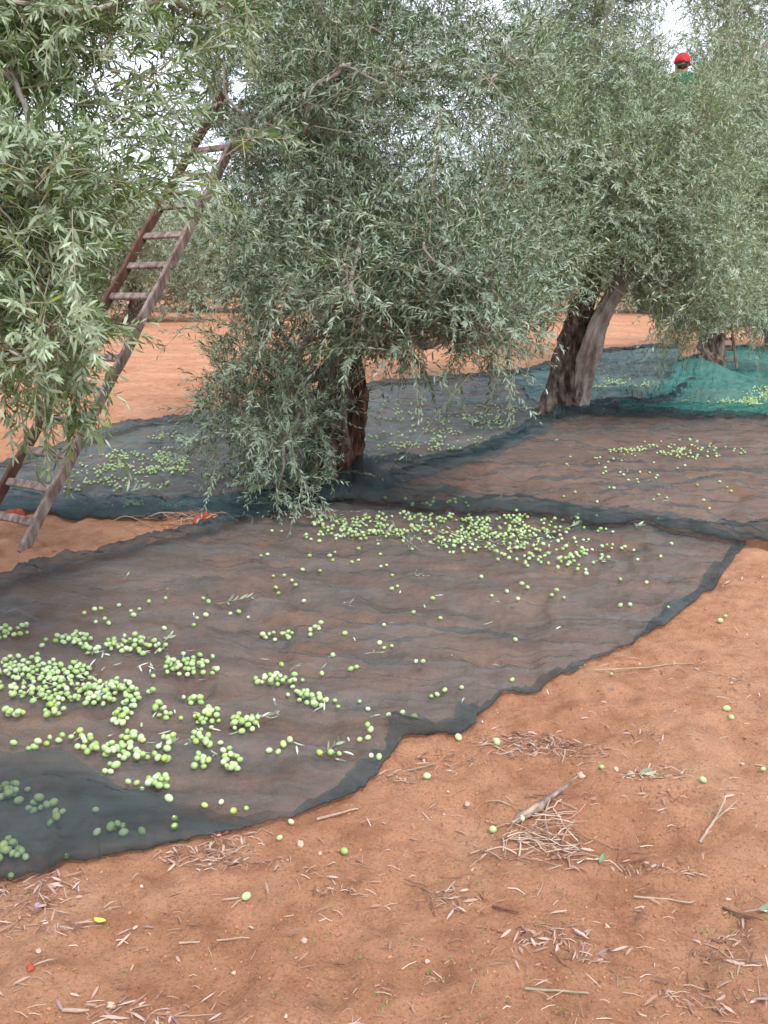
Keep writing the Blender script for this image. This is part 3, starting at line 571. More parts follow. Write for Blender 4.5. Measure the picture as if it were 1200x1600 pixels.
def ladder(Lf, Rf, Lt, Rt, fr, rail_w, rail_t, rw, rt_, label, over=0.06, skipl=None):
    root = empty('wooden_ladder', (np.array(Lf) + Rf) / 2, label, 'ladder', None); b_ = (np.array(Lf) + Rf) / 2
    across = nrm(np.array(Rf) - Lf)
    for (p, q, m_) in ((Lf, Lt, M_woodd), (Rf, Rt, M_wood)):
        a = Acc(); box_between(a, p, q, rail_t, rail_w, across); link('rail', a.mesh('rail', b_), m_, root)
    for f in fr:
        p = Lf + (Lt - Lf) * f; q = Rf + (Rt - Rf) * f; up_ = nrm(Lt - Lf); a = Acc()
        jit = up_ * random.uniform(-.006, .006)
        box_between(a, p - across * over * .4 + jit, q + across * over * .4, rw, rt_, up_, .2); link('rung', a.mesh('rung', b_), M_wood, root)
    return root
lR = np.array([*gnd(33, 862)[:2], 0]); lR[2] = float(gh(lR[0], lR[1])) - .01
lL = np.array([*gnd(-42, 842)[:2], 0]); lL[2] = float(gh(lL[0], lL[1])) - .01
tR = at(375, 205, 6.25); tL = at(378, 110, 6.6)
# make both rails reach the same fraction: find matching height fraction so the gauge stays constant
def rungfr(ys, Rf, Rt):
    out_ = []
    for y_ in ys:
        lo, hi = 0, 1.3
        for _ in range(40):
            mid = (lo + hi) / 2; P = Rf + (Rt - Rf) * mid
            if proj(P)[1] > y_: lo = mid
            else: hi = mid
        out_.append(lo)
    return out_
gauge = lL - lR
fullL = lL + (tR - lR) * 1.0 + gauge * -0.2
tLm = lL + (tR - lR) - gauge * 0.12
fr = rungfr([818, 765, 713, 662, 610, 560, 511, 463, 414, 366, 319, 273, 229], lR, tR)
ext = 1.13
ladder1 = ladder(lL, lR, lL + (tLm - lL) * ext, lR + (tR - lR) * 1.0, [f / ext for f in fr], .062, .032, .05, .022, 'big weathered wooden ladder leaning into the middle tree from the left')
# fix: rungs use separate fractions on each rail -> rebuilt below
for c in [c for c in ladder1.children if c.name.startswith('rung')]: bpy.data.objects.remove(c)
across = nrm(lR - lL); bb = (lL + lR) / 2
for f in fr:
    p = lL + (tLm - lL) * f; q = lR + (tR - lR) * f; a = Acc(); box_between(a, p - across * .02, q + across * .02, .05, .024, nrm(tR - lR), .2)
    link('rung', a.mesh('rung', bb), M_wood, ladder1)
l2R = np.array([*gnd(1149, 600)[:2], 0.03]); l2L = l2R + np.array([-.32, .10, 0])
l2R[2] = l2L[2] = 0.22
t2 = at(1092, 150, 12.1) ; t2L = t2 + (l2L - l2R) * .85
ladder2 = ladder(l2L, l2R, t2L, t2, [.03 + .0395 * i for i in range(25)], .06, .035, .04, .025, 'slimmer wooden ladder standing against the third olive tree, below the picker')

# ------------------------------------------------------------------ person on the second ladder
def skin(name, verts, edges, radii, material, parent, sub=2):
    bm = bmesh.new(); vs = [bm.verts.new(tuple(v)) for v in verts]
    for a, b_ in edges: bm.edges.new((vs[a], vs[b_]))
    lay = bm.verts.layers.skin.verify()
    bm.verts.ensure_lookup_table()
    for i, v in enumerate(bm.verts):
        rr = radii[i]; v[lay].radius = rr if isinstance(rr, tuple) else (rr, rr); v[lay].use_root = (i == 0)
    me = bpy.data.meshes.new(name); bm.to_mesh(me); bm.free(); o = link(name, me, material, parent)
    s = o.modifiers.new('Skin', 'SKIN'); s.use_smooth_shade = True
    if sub: o.modifiers.new('Sub', 'SUBSURF').levels = sub; o.modifiers['Sub'].render_levels = sub
    return o
M_skin = simple('skin', [(0.3, (0.28, 0.15, 0.09)), (0.7, (0.36, 0.2, 0.13))], 20, 2, .55, 0)
M_shirt = simple('green_shirt', [(0.45, (0.015, 0.12, 0.06)), (0.55, (0.025, 0.18, 0.09))], 6, 3, .85, .3, .01)
M_yel = simple('yellow_stripe', [(0.45, (0.62, 0.60, 0.04)), (0.55, (0.72, 0.70, 0.10))], 6, 3, .85, 0)
M_trou = simple('dark_trousers', [(0.4, (0.015, 0.018, 0.022)), (0.6, (0.035, 0.04, 0.045))], 12, 3, .85, .3, .01)
M_cap = simple('red_cap', [(0.4, (0.42, 0.012, 0.025)), (0.6, (0.60, 0.03, 0.05))], 14, 3, .8, .3, .01)
M_shoe = simple('dark_shoe', [(0.4, (0.02, 0.016, 0.014)), (0.6, (0.05, 0.04, 0.035))], 12, 3, .7, 0)
hp = at(1066, 98, 11.75)                                        # head centre
pb = hp - np.array([0.0, 0.0, 1.5])
per = empty('person', pb, 'person in a red cap and green shirt standing high in the foliage picking olives', 'person')
per.rotation_euler[2] = R(150)
J = dict(pel=(.05, .02, .86), bel=(.03, 0, 1.0), ch=(.01, 0, 1.2), nk=(0, 0, 1.34), hd=(-.0, -.02, 1.45), top=(0, -.01, 1.55))
J.update(shl=(-.18, 0, 1.30), ell=(-.36, -.14, 1.16), wrl=(-.40, -.30, 1.34), shr=(.19, 0, 1.30), elr=(.33, -.08, 1.06), wrr=(.27, -.28, 1.16),
         hil=(-.05, .02, .83), knl=(-.08, -.12, .46), anl=(-.06, .05, .09), tol=(-.07, -.14, .03), hir=(.15, .02, .83), knr=(.17, -.16, .60), anr=(.16, .0, .25), tor=(.17, -.18, .19))
o_ = list(J); idx = {k: i for i, k in enumerate(o_)}
E = [('pel', 'bel'), ('bel', 'ch'), ('ch', 'nk'), ('nk', 'hd'), ('hd', 'top'), ('ch', 'shl'), ('shl', 'ell'), ('ell', 'wrl'), ('ch', 'shr'), ('shr', 'elr'), ('elr', 'wrr'), ('pel', 'hil'), ('hil', 'knl'), ('knl', 'anl'), ('anl', 'tol'), ('pel', 'hir'), ('hir', 'knr'), ('knr', 'anr'), ('anr', 'tor')]
Rd = dict(pel=(.15, .11), bel=(.13, .095), ch=(.155, .11), nk=.055, hd=(.078, .095), top=(.06, .07), shl=.06, ell=.04, wrl=.026, shr=.06, elr=.04, wrr=.026, hil=.085, knl=.055, anl=.038, tol=.03, hir=.085, knr=.055, anr=.038, tor=.03)
V_ = [J[k] for k in o_]; E_ = [(idx[a], idx[b_]) for a, b_ in E]; R_ = [Rd[k] for k in o_]
# fingers and thumbs grown from the wrists, face as extra short stubs
for wk, sgn, dirv in (('wrl', -1, (-.02, -.06, .06)), ('wrr', 1, (-.05, -.07, .02))):
    wv = np.array(J[wk]); dv = nrm(np.array(dirv)); sv = nrm(np.cross(dv, [0, 0, 1.])); V_.append(tuple(wv + dv * .06)); R_.append((.035, .018)); pi = len(V_) - 1; E_.append((idx[wk], pi))
    for k in range(4):
        o1 = wv + dv * .085 + sv * (k - 1.5) * .02; o2 = o1 + dv * (.035 + .006 * (1.5 - abs(k - 1.5))) + np.array([0, 0, -.012]); o3 = o2 + dv * .02 + np.array([0, 0, -.025])
        for q, rr in ((o1, .010), (o2, .0085), (o3, .007)): V_.append(tuple(q)); R_.append(rr)
        E_ += [(pi, len(V_) - 3), (len(V_) - 3, len(V_) - 2), (len(V_) - 2, len(V_) - 1)]
    q1 = wv + dv * .04 - sv * .04; V_.append(tuple(q1)); R_.append(.011); E_.append((pi, len(V_) - 1)); V_.append(tuple(q1 + dv * .035 - sv * .008 + np.array([0, 0, -.01]))); R_.append(.008); E_.append((len(V_) - 2, len(V_) - 1))
for q, rr in (((0, -.118, 1.45), .014), ((-.083, .0, 1.45), .016), ((.083, 0, 1.45), .016), ((0, -.085, 1.38), .03)):
    V_.append(q); R_.append(rr); E_.append((idx['hd'], len(V_) - 1))
skin('body', V_, E_, R_, M_skin, per)
def cloth(name, keys, edges, grow, m_, ends=None):
    ii = {k: i for i, k in enumerate(keys)}; vv = [(ends or {}).get(k, J[k]) for k in keys]
    rr = [tuple(np.array(Rd[k]) * 1.0 + grow) if isinstance(Rd[k], tuple) else Rd[k] + grow for k in keys]
    return skin(name, vv, [(ii[a], ii[b_]) for a, b_ in edges], rr, m_, per)
cloth('shirt', ['pel', 'bel', 'ch', 'nk', 'shl', 'ell', 'shr', 'elr'], [('pel', 'bel'), ('bel', 'ch'), ('ch', 'nk'), ('ch', 'shl'), ('shl', 'ell'), ('ch', 'shr'), ('shr', 'elr')], .022, M_shirt, dict(nk=(0, 0, 1.31)))
cloth('trousers', ['pel', 'hil', 'knl', 'anl', 'hir', 'knr', 'anr'], [('pel', 'hil'), ('hil', 'knl'), ('knl', 'anl'), ('pel', 'hir'), ('hir', 'knr'), ('knr', 'anr')], .02, M_trou)
skin('shirt_stripe', [(.01, 0, 1.13), (.015, 0, 1.18)], [(0, 1)], [(.188, .14), (.188, .14)], M_yel, per, 2)
for a_, b_ in (('anl', 'tol'), ('anr', 'tor')):
    skin('shoe', [J[a_], tuple((np.array(J[a_]) + J[b_]) / 2), J[b_]], [(0, 1), (1, 2)], [.05, .046, .042], M_shoe, per, 2)
skin('hair', [(0, .035, 1.40), (0, .03, 1.45), (0, .03, 1.53)], [(0, 1), (1, 2)], [(.075, .07), (.092, .088), (.08, .08)], M_shoe, per, 2)
bm = bmesh.new(); bmesh.ops.create_uvsphere(bm, u_segments=24, v_segments=14, radius=1)
for v in bm.verts:
    v.co = Vector((v.co.x * .104, v.co.y * .116, max(v.co.z, -.2) * .108)) + Vector((0, 0, 1.515))
cme = bpy.data.meshes.new('cap'); bm.to_mesh(cme); bm.free(); cap = link('cap', cme, M_cap, per)
for p_ in cme.polygons: p_.use_smooth = True
bm = bmesh.new(); bmesh.ops.create_uvsphere(bm, u_segments=20, v_segments=8, radius=1)
for v in bm.verts: v.co = Vector((v.co.x * .085, v.co.y * .10 - .12, v.co.z * .008 + 1.50 - max(0, -v.co.y) * .02))
bme = bpy.data.meshes.new('brim'); bm.to_mesh(bme); bm.free(); link('brim', bme, M_cap, cap)

# ------------------------------------------------------------------ olives
def olive_mesh(name, seed, seg=12, rings=8, m_=None):
    a = Acc(); r = np.random.RandomState(seed); th = np.arange(seg) * 2 * np.pi / seg; V = [(0, 0, 1.0)]
    for i in range(1, rings):
        ph = np.pi * i / rings; V += [(math.sin(ph) * math.cos(t) * .78, math.sin(ph) * math.sin(t) * .78, math.cos(ph) * (1.0 if math.cos(ph) > 0 else .94)) for t in th]
    V.append((0, 0, -.97)); F3 = [[0, 1 + j, 1 + (j + 1) % seg] for j in range(seg)]; nb = len(V) - 1; o = 1 + (rings - 2) * seg
    F3b = [[nb, o + (j + 1) % seg, o + j] for j in range(seg)]
    F4 = [[1 + i * seg + j, 1 + (i + 1) * seg + j, 1 + (i + 1) * seg + (j + 1) % seg, 1 + i * seg + (j + 1) % seg] for i in range(rings - 2) for j in range(seg)]
    return np.array(V), F3 + F3b, F4
OV, O3, O4 = olive_mesh('o', 0)
def omesh(m_, name='olive'):
    a = Acc(); a.add(OV * .0134, O3, 3); k = a.n; a.F.append(np.array(O4).ravel()); a.T.append(np.full(len(O4), 4))
    me = a.mesh(name, (0, 0, 0), True); me.materials.append(m_); return me
om = [omesh(M_olive), omesh(M_oliveY)]
placed = []   # (pos, label, group, pixelsize)
def near(p, mind=.0215): return any(abs(q[0] - p[0]) < mind and (q[0] - p[0]) ** 2 + (q[1] - p[1]) ** 2 + (q[2] - p[2]) ** 2 < mind ** 2 for q, *_ in placed)
def put(px, py, tr, label, group, rnd=random):
    p = cast(px, py, tr); p = p + np.array([0, 0, .0105]);
    if near(p):
        p2 = p + np.array([random.uniform(-.01, .01), random.uniform(-.01, .01), .015])
        if near(p2, .018): return False
        p = p2
    placed.append((p, label, group)); return True
def cluster(px, py, rx, ry, n, tr, label, group, pw=.6):
    k = 0
    for _ in range(n * 10):
        if k >= n: break
        t = random.random() * 6.283; q = random.random() ** pw
        if label == 'x' and float(fbm((px + rx * q * math.cos(t)) / 26, (py + ry * q * math.sin(t)) / 5, 71, 3)) < .02: continue
        q *= random.choice((1, 1, 1, 1.35))
        if put(px + rx * q * math.cos(t), py + ry * q * math.sin(t), tr, label, group): k += 1
def string(pts, tr, label, group):
    for a, b_ in pts: put(a, b_, tr, label, group)
T_ = [B_n1]
soil = [(955, 1057, 'on the bare soil just beyond the right edge of the front net'), (1125, 973, 'left one of the close pair on the soil near the right border'), (1133, 966, 'right one of the close pair on the soil near the right border'),
        (1135, 1111, 'upper of two on the soil above the small pale stone at the right'), (1142, 1125, 'lower of two on the soil above the small pale stone at the right'), (940, 1203, 'large, on the soil beside an orange pebble and the leaf drift'),
        (1098, 1223, 'on the soil below the round orange stone'), (1192, 1206, 'at the right border of the photo on bare soil'), (667, 1217, 'alone on the soil right of the folded net corner'), (716, 1156, 'small, close to the pointed bulge of the net edge'),
        (538, 1335, 'pale, alone on the soil under the near net edge'), (437, 1314, 'large, on the soil below the near net edge beside a twig'), (455, 1289, 'small, on the soil touching the near net edge'), (385, 1406, 'bluish green, farthest down on the bare foreground soil'),
        (18, 1374, 'yellow green, at the left border below the net'), (105, 1343, 'small yellowish, between the net edge and the left leaf litter'), (770, 1301, 'bright green, on the left rim of the straw pile'), (815, 1283, 'in the middle of the straw pile under the split stick'), (776, 1163, 'half hidden in the leaf litter right of the net bulge')]
for a, b_, l in soil: put(a, b_, [], 'green olive ' + l, 'olives lying on the bare soil')
G1 = 'olives lying on the front net'
def lab(s): return 'one of the green olives ' + s
CL = [(20, 990, 30, 9, 17, 'small row at the left border'), (120, 1002, 36, 9, 22, 'upper string above the big heap'), (205, 1010, 40, 14, 36, 'heap under the dried sprig'), (160, 1018, 45, 8, 16, 'row joining the upper string'), (290, 1045, 40, 15, 36, 'heap at the drift right end'),
      (40, 1048, 60, 18, 62, 'big heap at the left border'), (85, 1082, 75, 20, 84, 'broad lower half of the big heap'), (110, 1052, 28, 12, 20, 'crest of the big heap'), (180, 1081, 34, 10, 24, 'tail right of the big heap'), (150, 1098, 22, 8, 11, 'group by the broad white leaves'),
      (25, 1118, 16, 4, 7, 'short row below the big heap'), (85, 1112, 16, 12, 12, 'small clump under the big heap'), (190, 1125, 16, 14, 14, 'slanting string, lower half'), (205, 1100, 14, 8, 9, 'slanting string, top end'), (137, 1165, 14, 14, 13, 'compact clump left of the strings'),
      (185, 1178, 26, 9, 19, 'wide clump beneath the slanting string'), (205, 1160, 18, 6, 9, 'strip joining string and wide clump'), (253, 1115, 12, 12, 9, 'clump right of the slanting string'), (262, 1165, 12, 9, 7, 'compact clump of seven'), (237, 1191, 28, 5, 9, 'short row above the folded flap'), (174, 1207, 12, 4, 4, 'group of four above the flap'),
      (240, 1228, 28, 9, 17, 'long clump touching the flap'), (302, 1098, 18, 6, 8, 'group above the forked strings'), (325, 1128, 20, 14, 17, 'forked strings, upper part'), (313, 1160, 16, 10, 10, 'forked strings, lower part'), (386, 1136, 22, 12, 16, 'clump under the grey leaf bunch'), (362, 1196, 18, 14, 15, 'slanting row nearest the near hem'),
      (316, 1196, 10, 9, 7, 'clump left of the slanting row'), (430, 1070, 34, 7, 22, 'tight row beside the forked twig'), (470, 1090, 16, 6, 9, 'curved row, left end'), (503, 1101, 26, 8, 14, 'curved row, right end'), (430, 998, 24, 7, 12, 'small heap by a dry leaf'), (495, 984, 12, 6, 5, 'group of five')]
for t in CL: cluster(*t[:5], T_, '#' + t[5], G1)
string([(45 + i * 9.5, 1174 - i * 2.6) for i in range(9)], T_, '#straight row above the flap', G1)
sing = [(132, 961), (148, 955), (158, 954), (186, 949), (205, 958), (218, 955), (209, 964), (233, 943), (259, 938), (318, 938), (326, 943), (308, 969), (322, 964), (360, 962), (373, 959), (388, 968), (303, 980), (257, 985), (150, 975), (164, 970), (170, 977), (66, 1012), (330, 1035), (240, 1060), (233, 1085), (238, 1088),
        (264, 1252), (320, 1263), (346, 1258), (283, 1126), (345, 1165), (22, 1165), (520, 1098), (562, 1100), (575, 1112), (607, 1121), (629, 1118), (647, 1124), (562, 1160), (575, 1157), (579, 1144), (572, 1142), (580, 1185), (592, 1187), (421, 1177), (427, 1183), (435, 1179), (443, 1167), (452, 1168), (500, 1181), (517, 1180), (530, 1182),
        (674, 1092), (683, 1089), (695, 1082), (721, 1078), (503, 1056), (520, 1027), (440, 1042), (548, 1049), (557, 1046), (593, 1008), (600, 1016), (612, 1013), (650, 1037), (661, 1037), (425, 832), (408, 871), (418, 869), (484, 871), (515, 871), (520, 878), (427, 903), (444, 902), (473, 893), (456, 910), (462, 917), (431, 921), (435, 930), (475, 942),
        (500, 895), (550, 881), (560, 878), (595, 888), (604, 886), (613, 902), (612, 923), (621, 919), (676, 938), (646, 960), (688, 969), (600, 980), (539, 993), (485, 995), (752, 904), (792, 927), (768, 934), (805, 1003), (800, 1066), (881, 937), (969, 949), (984, 948), (1044, 952), (969, 908), (1010, 913), (996, 877), (1032, 872), (1049, 852),
        (815, 915), (824, 921), (862, 933), (867, 930), (915, 893), (916, 899), (809, 939), (824, 887), (876, 880), (887, 885), (940, 870), (938, 876)]
for a, b_ in sing: put(a, b_, T_, '@', G1)
for t in [(20, 1243, 26, 12, 12, 'upper left patch'), (60, 1265, 26, 8, 7, 'middle left patch'), (85, 1285, 12, 5, 4, 'inner small patch'), (185, 1300, 14, 7, 5, 'middle patch near the edge'), (15, 1338, 24, 12, 16, 'corner heap at the left border')]: cluster(*t[:5], T_, '$' + t[5], 'olives under the net flap')
for a, b_ in [(150, 1270), (222, 1303), (152, 1305), (273, 1283), (273, 1296), (385, 1268), (365, 1272)]: put(a, b_, T_, '$row of scattered single ones', 'olives under the net flap')
NI = len(placed)
for t in [(560, 828, 95, 14, 50), (640, 832, 105, 18, 60), (740, 842, 130, 20, 90), (690, 822, 150, 18, 60), (870, 862, 90, 26, 60), (790, 812, 120, 8, 50), (600, 812, 100, 8, 35), (830, 835, 110, 14, 40), (720, 850, 260, 40, 40)]: cluster(*t, T_ + [B_n2], 'x', 'x', .7)
for t in [(205, 715, 60, 9, 70), (180, 733, 90, 6, 60), (240, 740, 110, 10, 70), (170, 760, 90, 10, 50), (290, 725, 60, 8, 40), (225, 790, 70, 5, 30), (250, 690, 80, 12, 40), (660, 690, 95, 18, 110), (740, 660, 80, 22, 110), (620, 640, 60, 18, 40), (640, 720, 80, 8, 40), (800, 640, 60, 15, 60)]: cluster(*t, [B_n3], 'x', 'x', .8)
for t in [(985, 708, 32, 5, 30), (1050, 700, 50, 14, 50), (1110, 708, 60, 10, 30), (1000, 740, 180, 60, 45), (700, 790, 120, 12, 20)]: cluster(*t, [B_n2], 'x', 'x', .8)
for t in [(960, 600, 60, 7, 90), (940, 645, 40, 4, 15), (1165, 632, 45, 10, 170), (1135, 640, 20, 3, 20), (1080, 628, 70, 10, 20), (1195, 620, 40, 15, 80), (930, 585, 60, 10, 30)]: cluster(*t, [B_n4, B_n5], 'x', 'x', .8)
order = sorted(range(NI), key=lambda i: -proj(placed[i][0])[1])
indiv = set(order[:296]); rest = [i for i in range(len(placed)) if i not in indiv]
# make sure every soil olive is individual
for i in range(len(soil)):
    if i not in indiv: indiv.add(i); rest.remove(i)
from mathutils import Euler
ORD = ['', 'second ', 'third ', 'fourth ', 'fifth ', 'sixth ', 'seventh ', 'eighth ', 'ninth ', 'tenth ', 'eleventh ', 'twelfth ']
def ordinal(k, n, a, b):
    return ORD[k] + a if k < (n + 1) // 2 else ORD[n - 1 - k] + b
lab_ = {}; byl = {}
for i in indiv:
    l = placed[i][1]
    if l[0] in '#$': byl.setdefault(l, []).append(i)
    elif l != '@': lab_[i] = l
for l, ids in byl.items():
    P_ = {i: proj(placed[i][0]) for i in ids}; nm = l[1:]; tail = 'dim under the net flap, %s' % nm if l[0] == '$' else 'in the %s' % nm
    if len(ids) <= 24:
        for k, i in enumerate(sorted(ids, key=lambda i: P_[i][0])): lab_[i] = 'green olive %s %s' % (ordinal(k, len(ids), 'from the left', 'from the right').replace('from the', 'from') if ORD[min(k, len(ids) - 1 - k)] else ('leftmost' if k < (len(ids) + 1) // 2 else 'rightmost'), tail)
    else:
        ids = sorted(ids, key=lambda i: P_[i][1]); rows = [ids[a::1][:0] for a in range(0)]; nr = max(2, len(ids) // 9); ch = np.array_split(ids, nr)
        for q, c in enumerate(ch):
            rown = ordinal(q, nr, 'row from the top', 'row from the bottom') if ORD[min(q, nr - 1 - q)] else ('top row' if q == 0 else 'bottom row')
            c = sorted(c, key=lambda i: P_[i][0])
            for k, i in enumerate(c): lab_[i] = 'green olive, %s, %s of %s' % ((ORD[min(k, len(c) - 1 - k)] + ('from left' if k < (len(c) + 1) // 2 else 'from right')) if ORD[min(k, len(c) - 1 - k)] else ('leftmost' if k == 0 else 'rightmost'), rown, nm)
marks = [(c[0], c[1], c[5].split(',')[0]) for c in CL] + [(60, 1174, 'straight row above the flap'), (370, 940, 'pale spread sprig'), (520, 1178, 'small pale sprig'), (1140, 870, 'far right net corner'), (720, 1135, 'pointed net bulge'), (730, 838, 'dense far olive band'), (600, 1190, 'near folded hem'), (255, 925, 'thin curled sprig'), (575, 1028, 'curled mid net sprig'), (560, 1130, 'near hem bend')]
cnt = {}
for i in sorted(indiv, key=lambda i: -proj(placed[i][0])[1]):
    if placed[i][1] != '@': continue
    px, py, _ = proj(placed[i][0]); m_ = min(marks, key=lambda m: math.hypot(m[0] - px, (m[1] - py) * 1.6)); dx, dy = px - m_[0], (py - m_[1]) * 1.6
    dr_ = ('below' if dy > 0 else 'above') if abs(dy) > 2 * abs(dx) else ('right of' if dx > 0 else 'left of') if abs(dx) > 2 * abs(dy) else ('lower ' if dy > 0 else 'upper ') + ('right of' if dx > 0 else 'left of')
    cnt.setdefault((dr_, m_[2]), []).append((math.hypot(dx, dy), i))
for (dr_, m_), v in cnt.items():
    for k, (_, i) in enumerate(sorted(v)): lab_[i] = 'single green olive %s the %s%s' % (dr_, m_, '' if len(v) == 1 else ', nearest to it' if k == 0 else ', %snearest' % ORD[min(k, 11)])
src = None
for i in sorted(indiv):
    p, l, gr = placed[i]; l = lab_[i]
    if src is None: o = link('olive', om[0]); src = o
    else: o = src.copy(); COL.objects.link(o)
    if o is not src and random.random() < .10: o.data = om[1]
    s = random.uniform(.72, 1.14) * random.choice((1, 1, .88)); o.location = tuple(p); o.rotation_euler = (R(random.uniform(60, 120)), 0, random.uniform(0, 6.28)); o.scale = (s, s, s)
    tag(o, l, 'olive', gr)
V = []; O3a = np.array(O3); O4a = np.array(O4); a = Acc(); nv = len(OV)
for i in rest:
    p = placed[i][0]; s = random.uniform(.68, 1.0) * .0138; Mx = np.array(Euler((R(random.uniform(60, 120)), 0, random.uniform(0, 6.28))).to_matrix()); V.append(OV @ Mx.T * s + p)
n = len(V); off = (np.arange(n) * nv)[:, None, None]; a.V.append(np.concatenate(V)); a.n = n * nv
a.F += [(O3a[None] + off).ravel(), (O4a[None] + off).ravel()]; a.T += [np.full(n * len(O3), 3), np.full(n * len(O4), 4)]
o = link('scattered_olives', a.mesh('scattered_olives', (0, 0, 0), True), M_olive); tag(o, 'drifts of small green olives scattered over the farther parts of the nets', 'olives', None, 'stuff')

# ------------------------------------------------------------------ sprigs on the nets
def sprig(px, py, L_, ang, nl, label, leaf=.05, tr=NETS, lift=.012):
    p = cast(px, py, tr); root = empty('olive_sprig', p, label, 'sprig', 'leafy sprigs fallen on the nets'); aL, aT = Acc(), Acc(); r = np.random.RandomState(int(px * 7 + py))
    D = np.array([[math.cos(ang), math.sin(ang), .12]]); sprays(aL, aT, np.array([[0, 0, lift]]), D, np.array([L_]), nl, leaf, True, .15, int(px + py), .0016, True, .11, .1)
    V0 = np.concatenate(aL.V); V0[:, 2] = np.clip(V0[:, 2], .002, None); aL.V = [V0]
    link('leaves', aL.mesh('leaves'), M_fall, root); link('stem', aT.mesh('stem'), M_twig, root); return root
for t in [(345, 946, .15, .3, 10, 'pale leafy sprig spread flat at the centre left of the front net', .055), (140, 1100, .12, 1.1, 9, 'silvery sprig with broad white leaves stuck in the big olive heap', .06), (505, 1182, .09, .8, 8, 'small pale sprig over two olives near the folded hem', .035), (455, 1050, .09, 1.2, 7, 'tiny curled sprig above the tight olive row', .03),
          (245, 925, .09, .5, 6, 'thin curled sprig high on the left of the front net', .03), (195, 908, .05, 1.4, 5, 'tiniest dry sprig near the upper left hem', .025), (255, 1015, .12, 1.8, 7, 'drooping grey sprig above the right end of the olive drift', .05), (190, 1008, .1, .4, 10, 'dried grey sprig lying on the heap in mid drift', .035),
          (385, 1130, .1, .2, 12, 'bunch of grey leaves lying on olives right of the centre', .04), (885, 828, .16, .7, 9, 'grey green sprig with wide leaves on the hem of the second net', .06), (995, 826, .1, 1.0, 9, 'feathery sprig farther right on the hem of the second net', .05), (800, 860, .12, .8, 6, 'sprig with two white leaves at the far right of the olive band', .06),
          (655, 862, .12, 2.2, 7, 'sprig at the lower rim of the dense olive band', .06), (600, 832, .12, .3, 9, 'pale sprig in the middle of the olive band', .06), (650, 790, .14, .4, 8, 'sprig on the blue green net left of centre', .05), (740, 800, .12, 1.2, 8, 'sprig beside the near fold of the second net', .05), (520, 828, .2, .3, 12, 'sprig lying at the left end of the olive band', .05),
          (190, 775, .2, 1.2, 16, 'spiky grey sprig on the left net', .09), (235, 770, .15, 1.3, 12, 'second, smaller spiky sprig on the left net', .07), (640, 900, .1, .2, 7, 'thin twig with few leaves in the middle of the net', .04), (575, 1025, .08, .3, 5, 'sprig curled over one olive in mid net', .035), (930, 880, .13, .6, 7, 'dull sprig with narrow leaves near the right fold', .06)]:
    sprig(*t)
# single leaves strewn on nets and in heaps
r = np.random.RandomState(77); a = Acc(); pts = []
for (px, py, rx, ry, n) in [(80, 1065, 90, 30, 60), (230, 1030, 90, 20, 30), (250, 1150, 160, 50, 20), (620, 830, 120, 16, 120), (740, 840, 120, 18, 140), (860, 850, 90, 22, 30), (600, 1000, 350, 120, 26), (500, 1150, 140, 60, 10), (250, 730, 160, 40, 60), (950, 740, 200, 60, 20), (520, 805, 70, 8, 50), (440, 805, 40, 6, 40)]:
    for _ in range(n):
        t = r.rand() * 6.28; q = r.rand() ** .6; pts.append(cast(px + rx * q * math.cos(t), py + ry * q * math.sin(t), NETS) + np.array([0, 0, .004 + .012 * r.rand() * (py > 1000)]))
pts = np.array(pts); n = len(pts); th = r.rand(n) * 6.28
leaves(a, pts, np.stack([np.cos(th), np.sin(th), .15 * r.randn(n)], 1), np.stack([.3 * r.randn(n), .3 * r.randn(n), np.sign(r.randn(n))], 1), r.uniform(.03, .055, n), r.uniform(.0025, .0045, n), True)
o = link('loose_leaves', a.mesh('loose_leaves'), M_fall); tag(o, 'loose olive leaves strewn over the nets', 'leaves', None, 'stuff')

# ------------------------------------------------------------------ litter on the soil
def inside_net(p):
    for t in NETS:
        if t.ray_cast(Vector((p[0], p[1], 3)), Vector((0, 0, -1)))[0] is not None: return True
    return False
r = np.random.RandomState(99); P = []; 
def patch(px, py, rx, ry, n, store, net_ok=False):
    for _ in range(n):
        t = r.rand() * 6.28; q = r.rand() ** .6; p = cast(px + rx * q * math.cos(t), py + ry * q * math.sin(t), [])
        if net_ok or not inside_net(p): store.append(p)
patches = [(820, 1165, 85, 18, 190), (900, 1175, 70, 14, 60), (320, 1335, 75, 28, 150), (350, 1300, 60, 14, 50), (50, 1400, 75, 35, 110), (60, 1450, 80, 12, 40), (700, 1410, 60, 16, 36), (860, 1465, 70, 22, 60), (920, 1500, 60, 14, 24), (1140, 1490, 60, 30, 45), (1010, 1360, 80, 14, 30), (1020, 1210, 60, 12, 40), (1000, 1150, 60, 10, 24), (1110, 1560, 90, 22, 40), (200, 1590, 80, 16, 30), (1000, 1045, 130, 12, 30), (1130, 900, 70, 14, 40), (1160, 1080, 50, 25, 26), (620, 1215, 40, 18, 30), (880, 1330, 60, 30, 40), (700, 1190, 60, 22, 30), (1030, 1250, 50, 20, 16), (540, 1390, 60, 20, 20), (430, 1360, 50, 20, 16), (250, 820, 60, 6, 60), (300, 808, 50, 8, 90), (430, 800, 25, 6, 60), (100, 850, 120, 20, 60), (200, 840, 80, 14, 40)]
for t in patches: patch(*t[:4], int(t[4] * .8), P)
for _ in range(420):
    p = cast(r.uniform(-150, 1350), 880 + 760 * r.rand() ** .8, []); 
    if not inside_net(p): P.append(p)
for _ in range(500):
    p = cast(r.uniform(-100, 1300), r.uniform(500, 700), []);
    if not inside_net(p): P.append(p)
P = np.array(P); n = len(P); a = Acc(); th = r.normal(.3, .9, n) + (r.rand(n) > .5) * 3.14
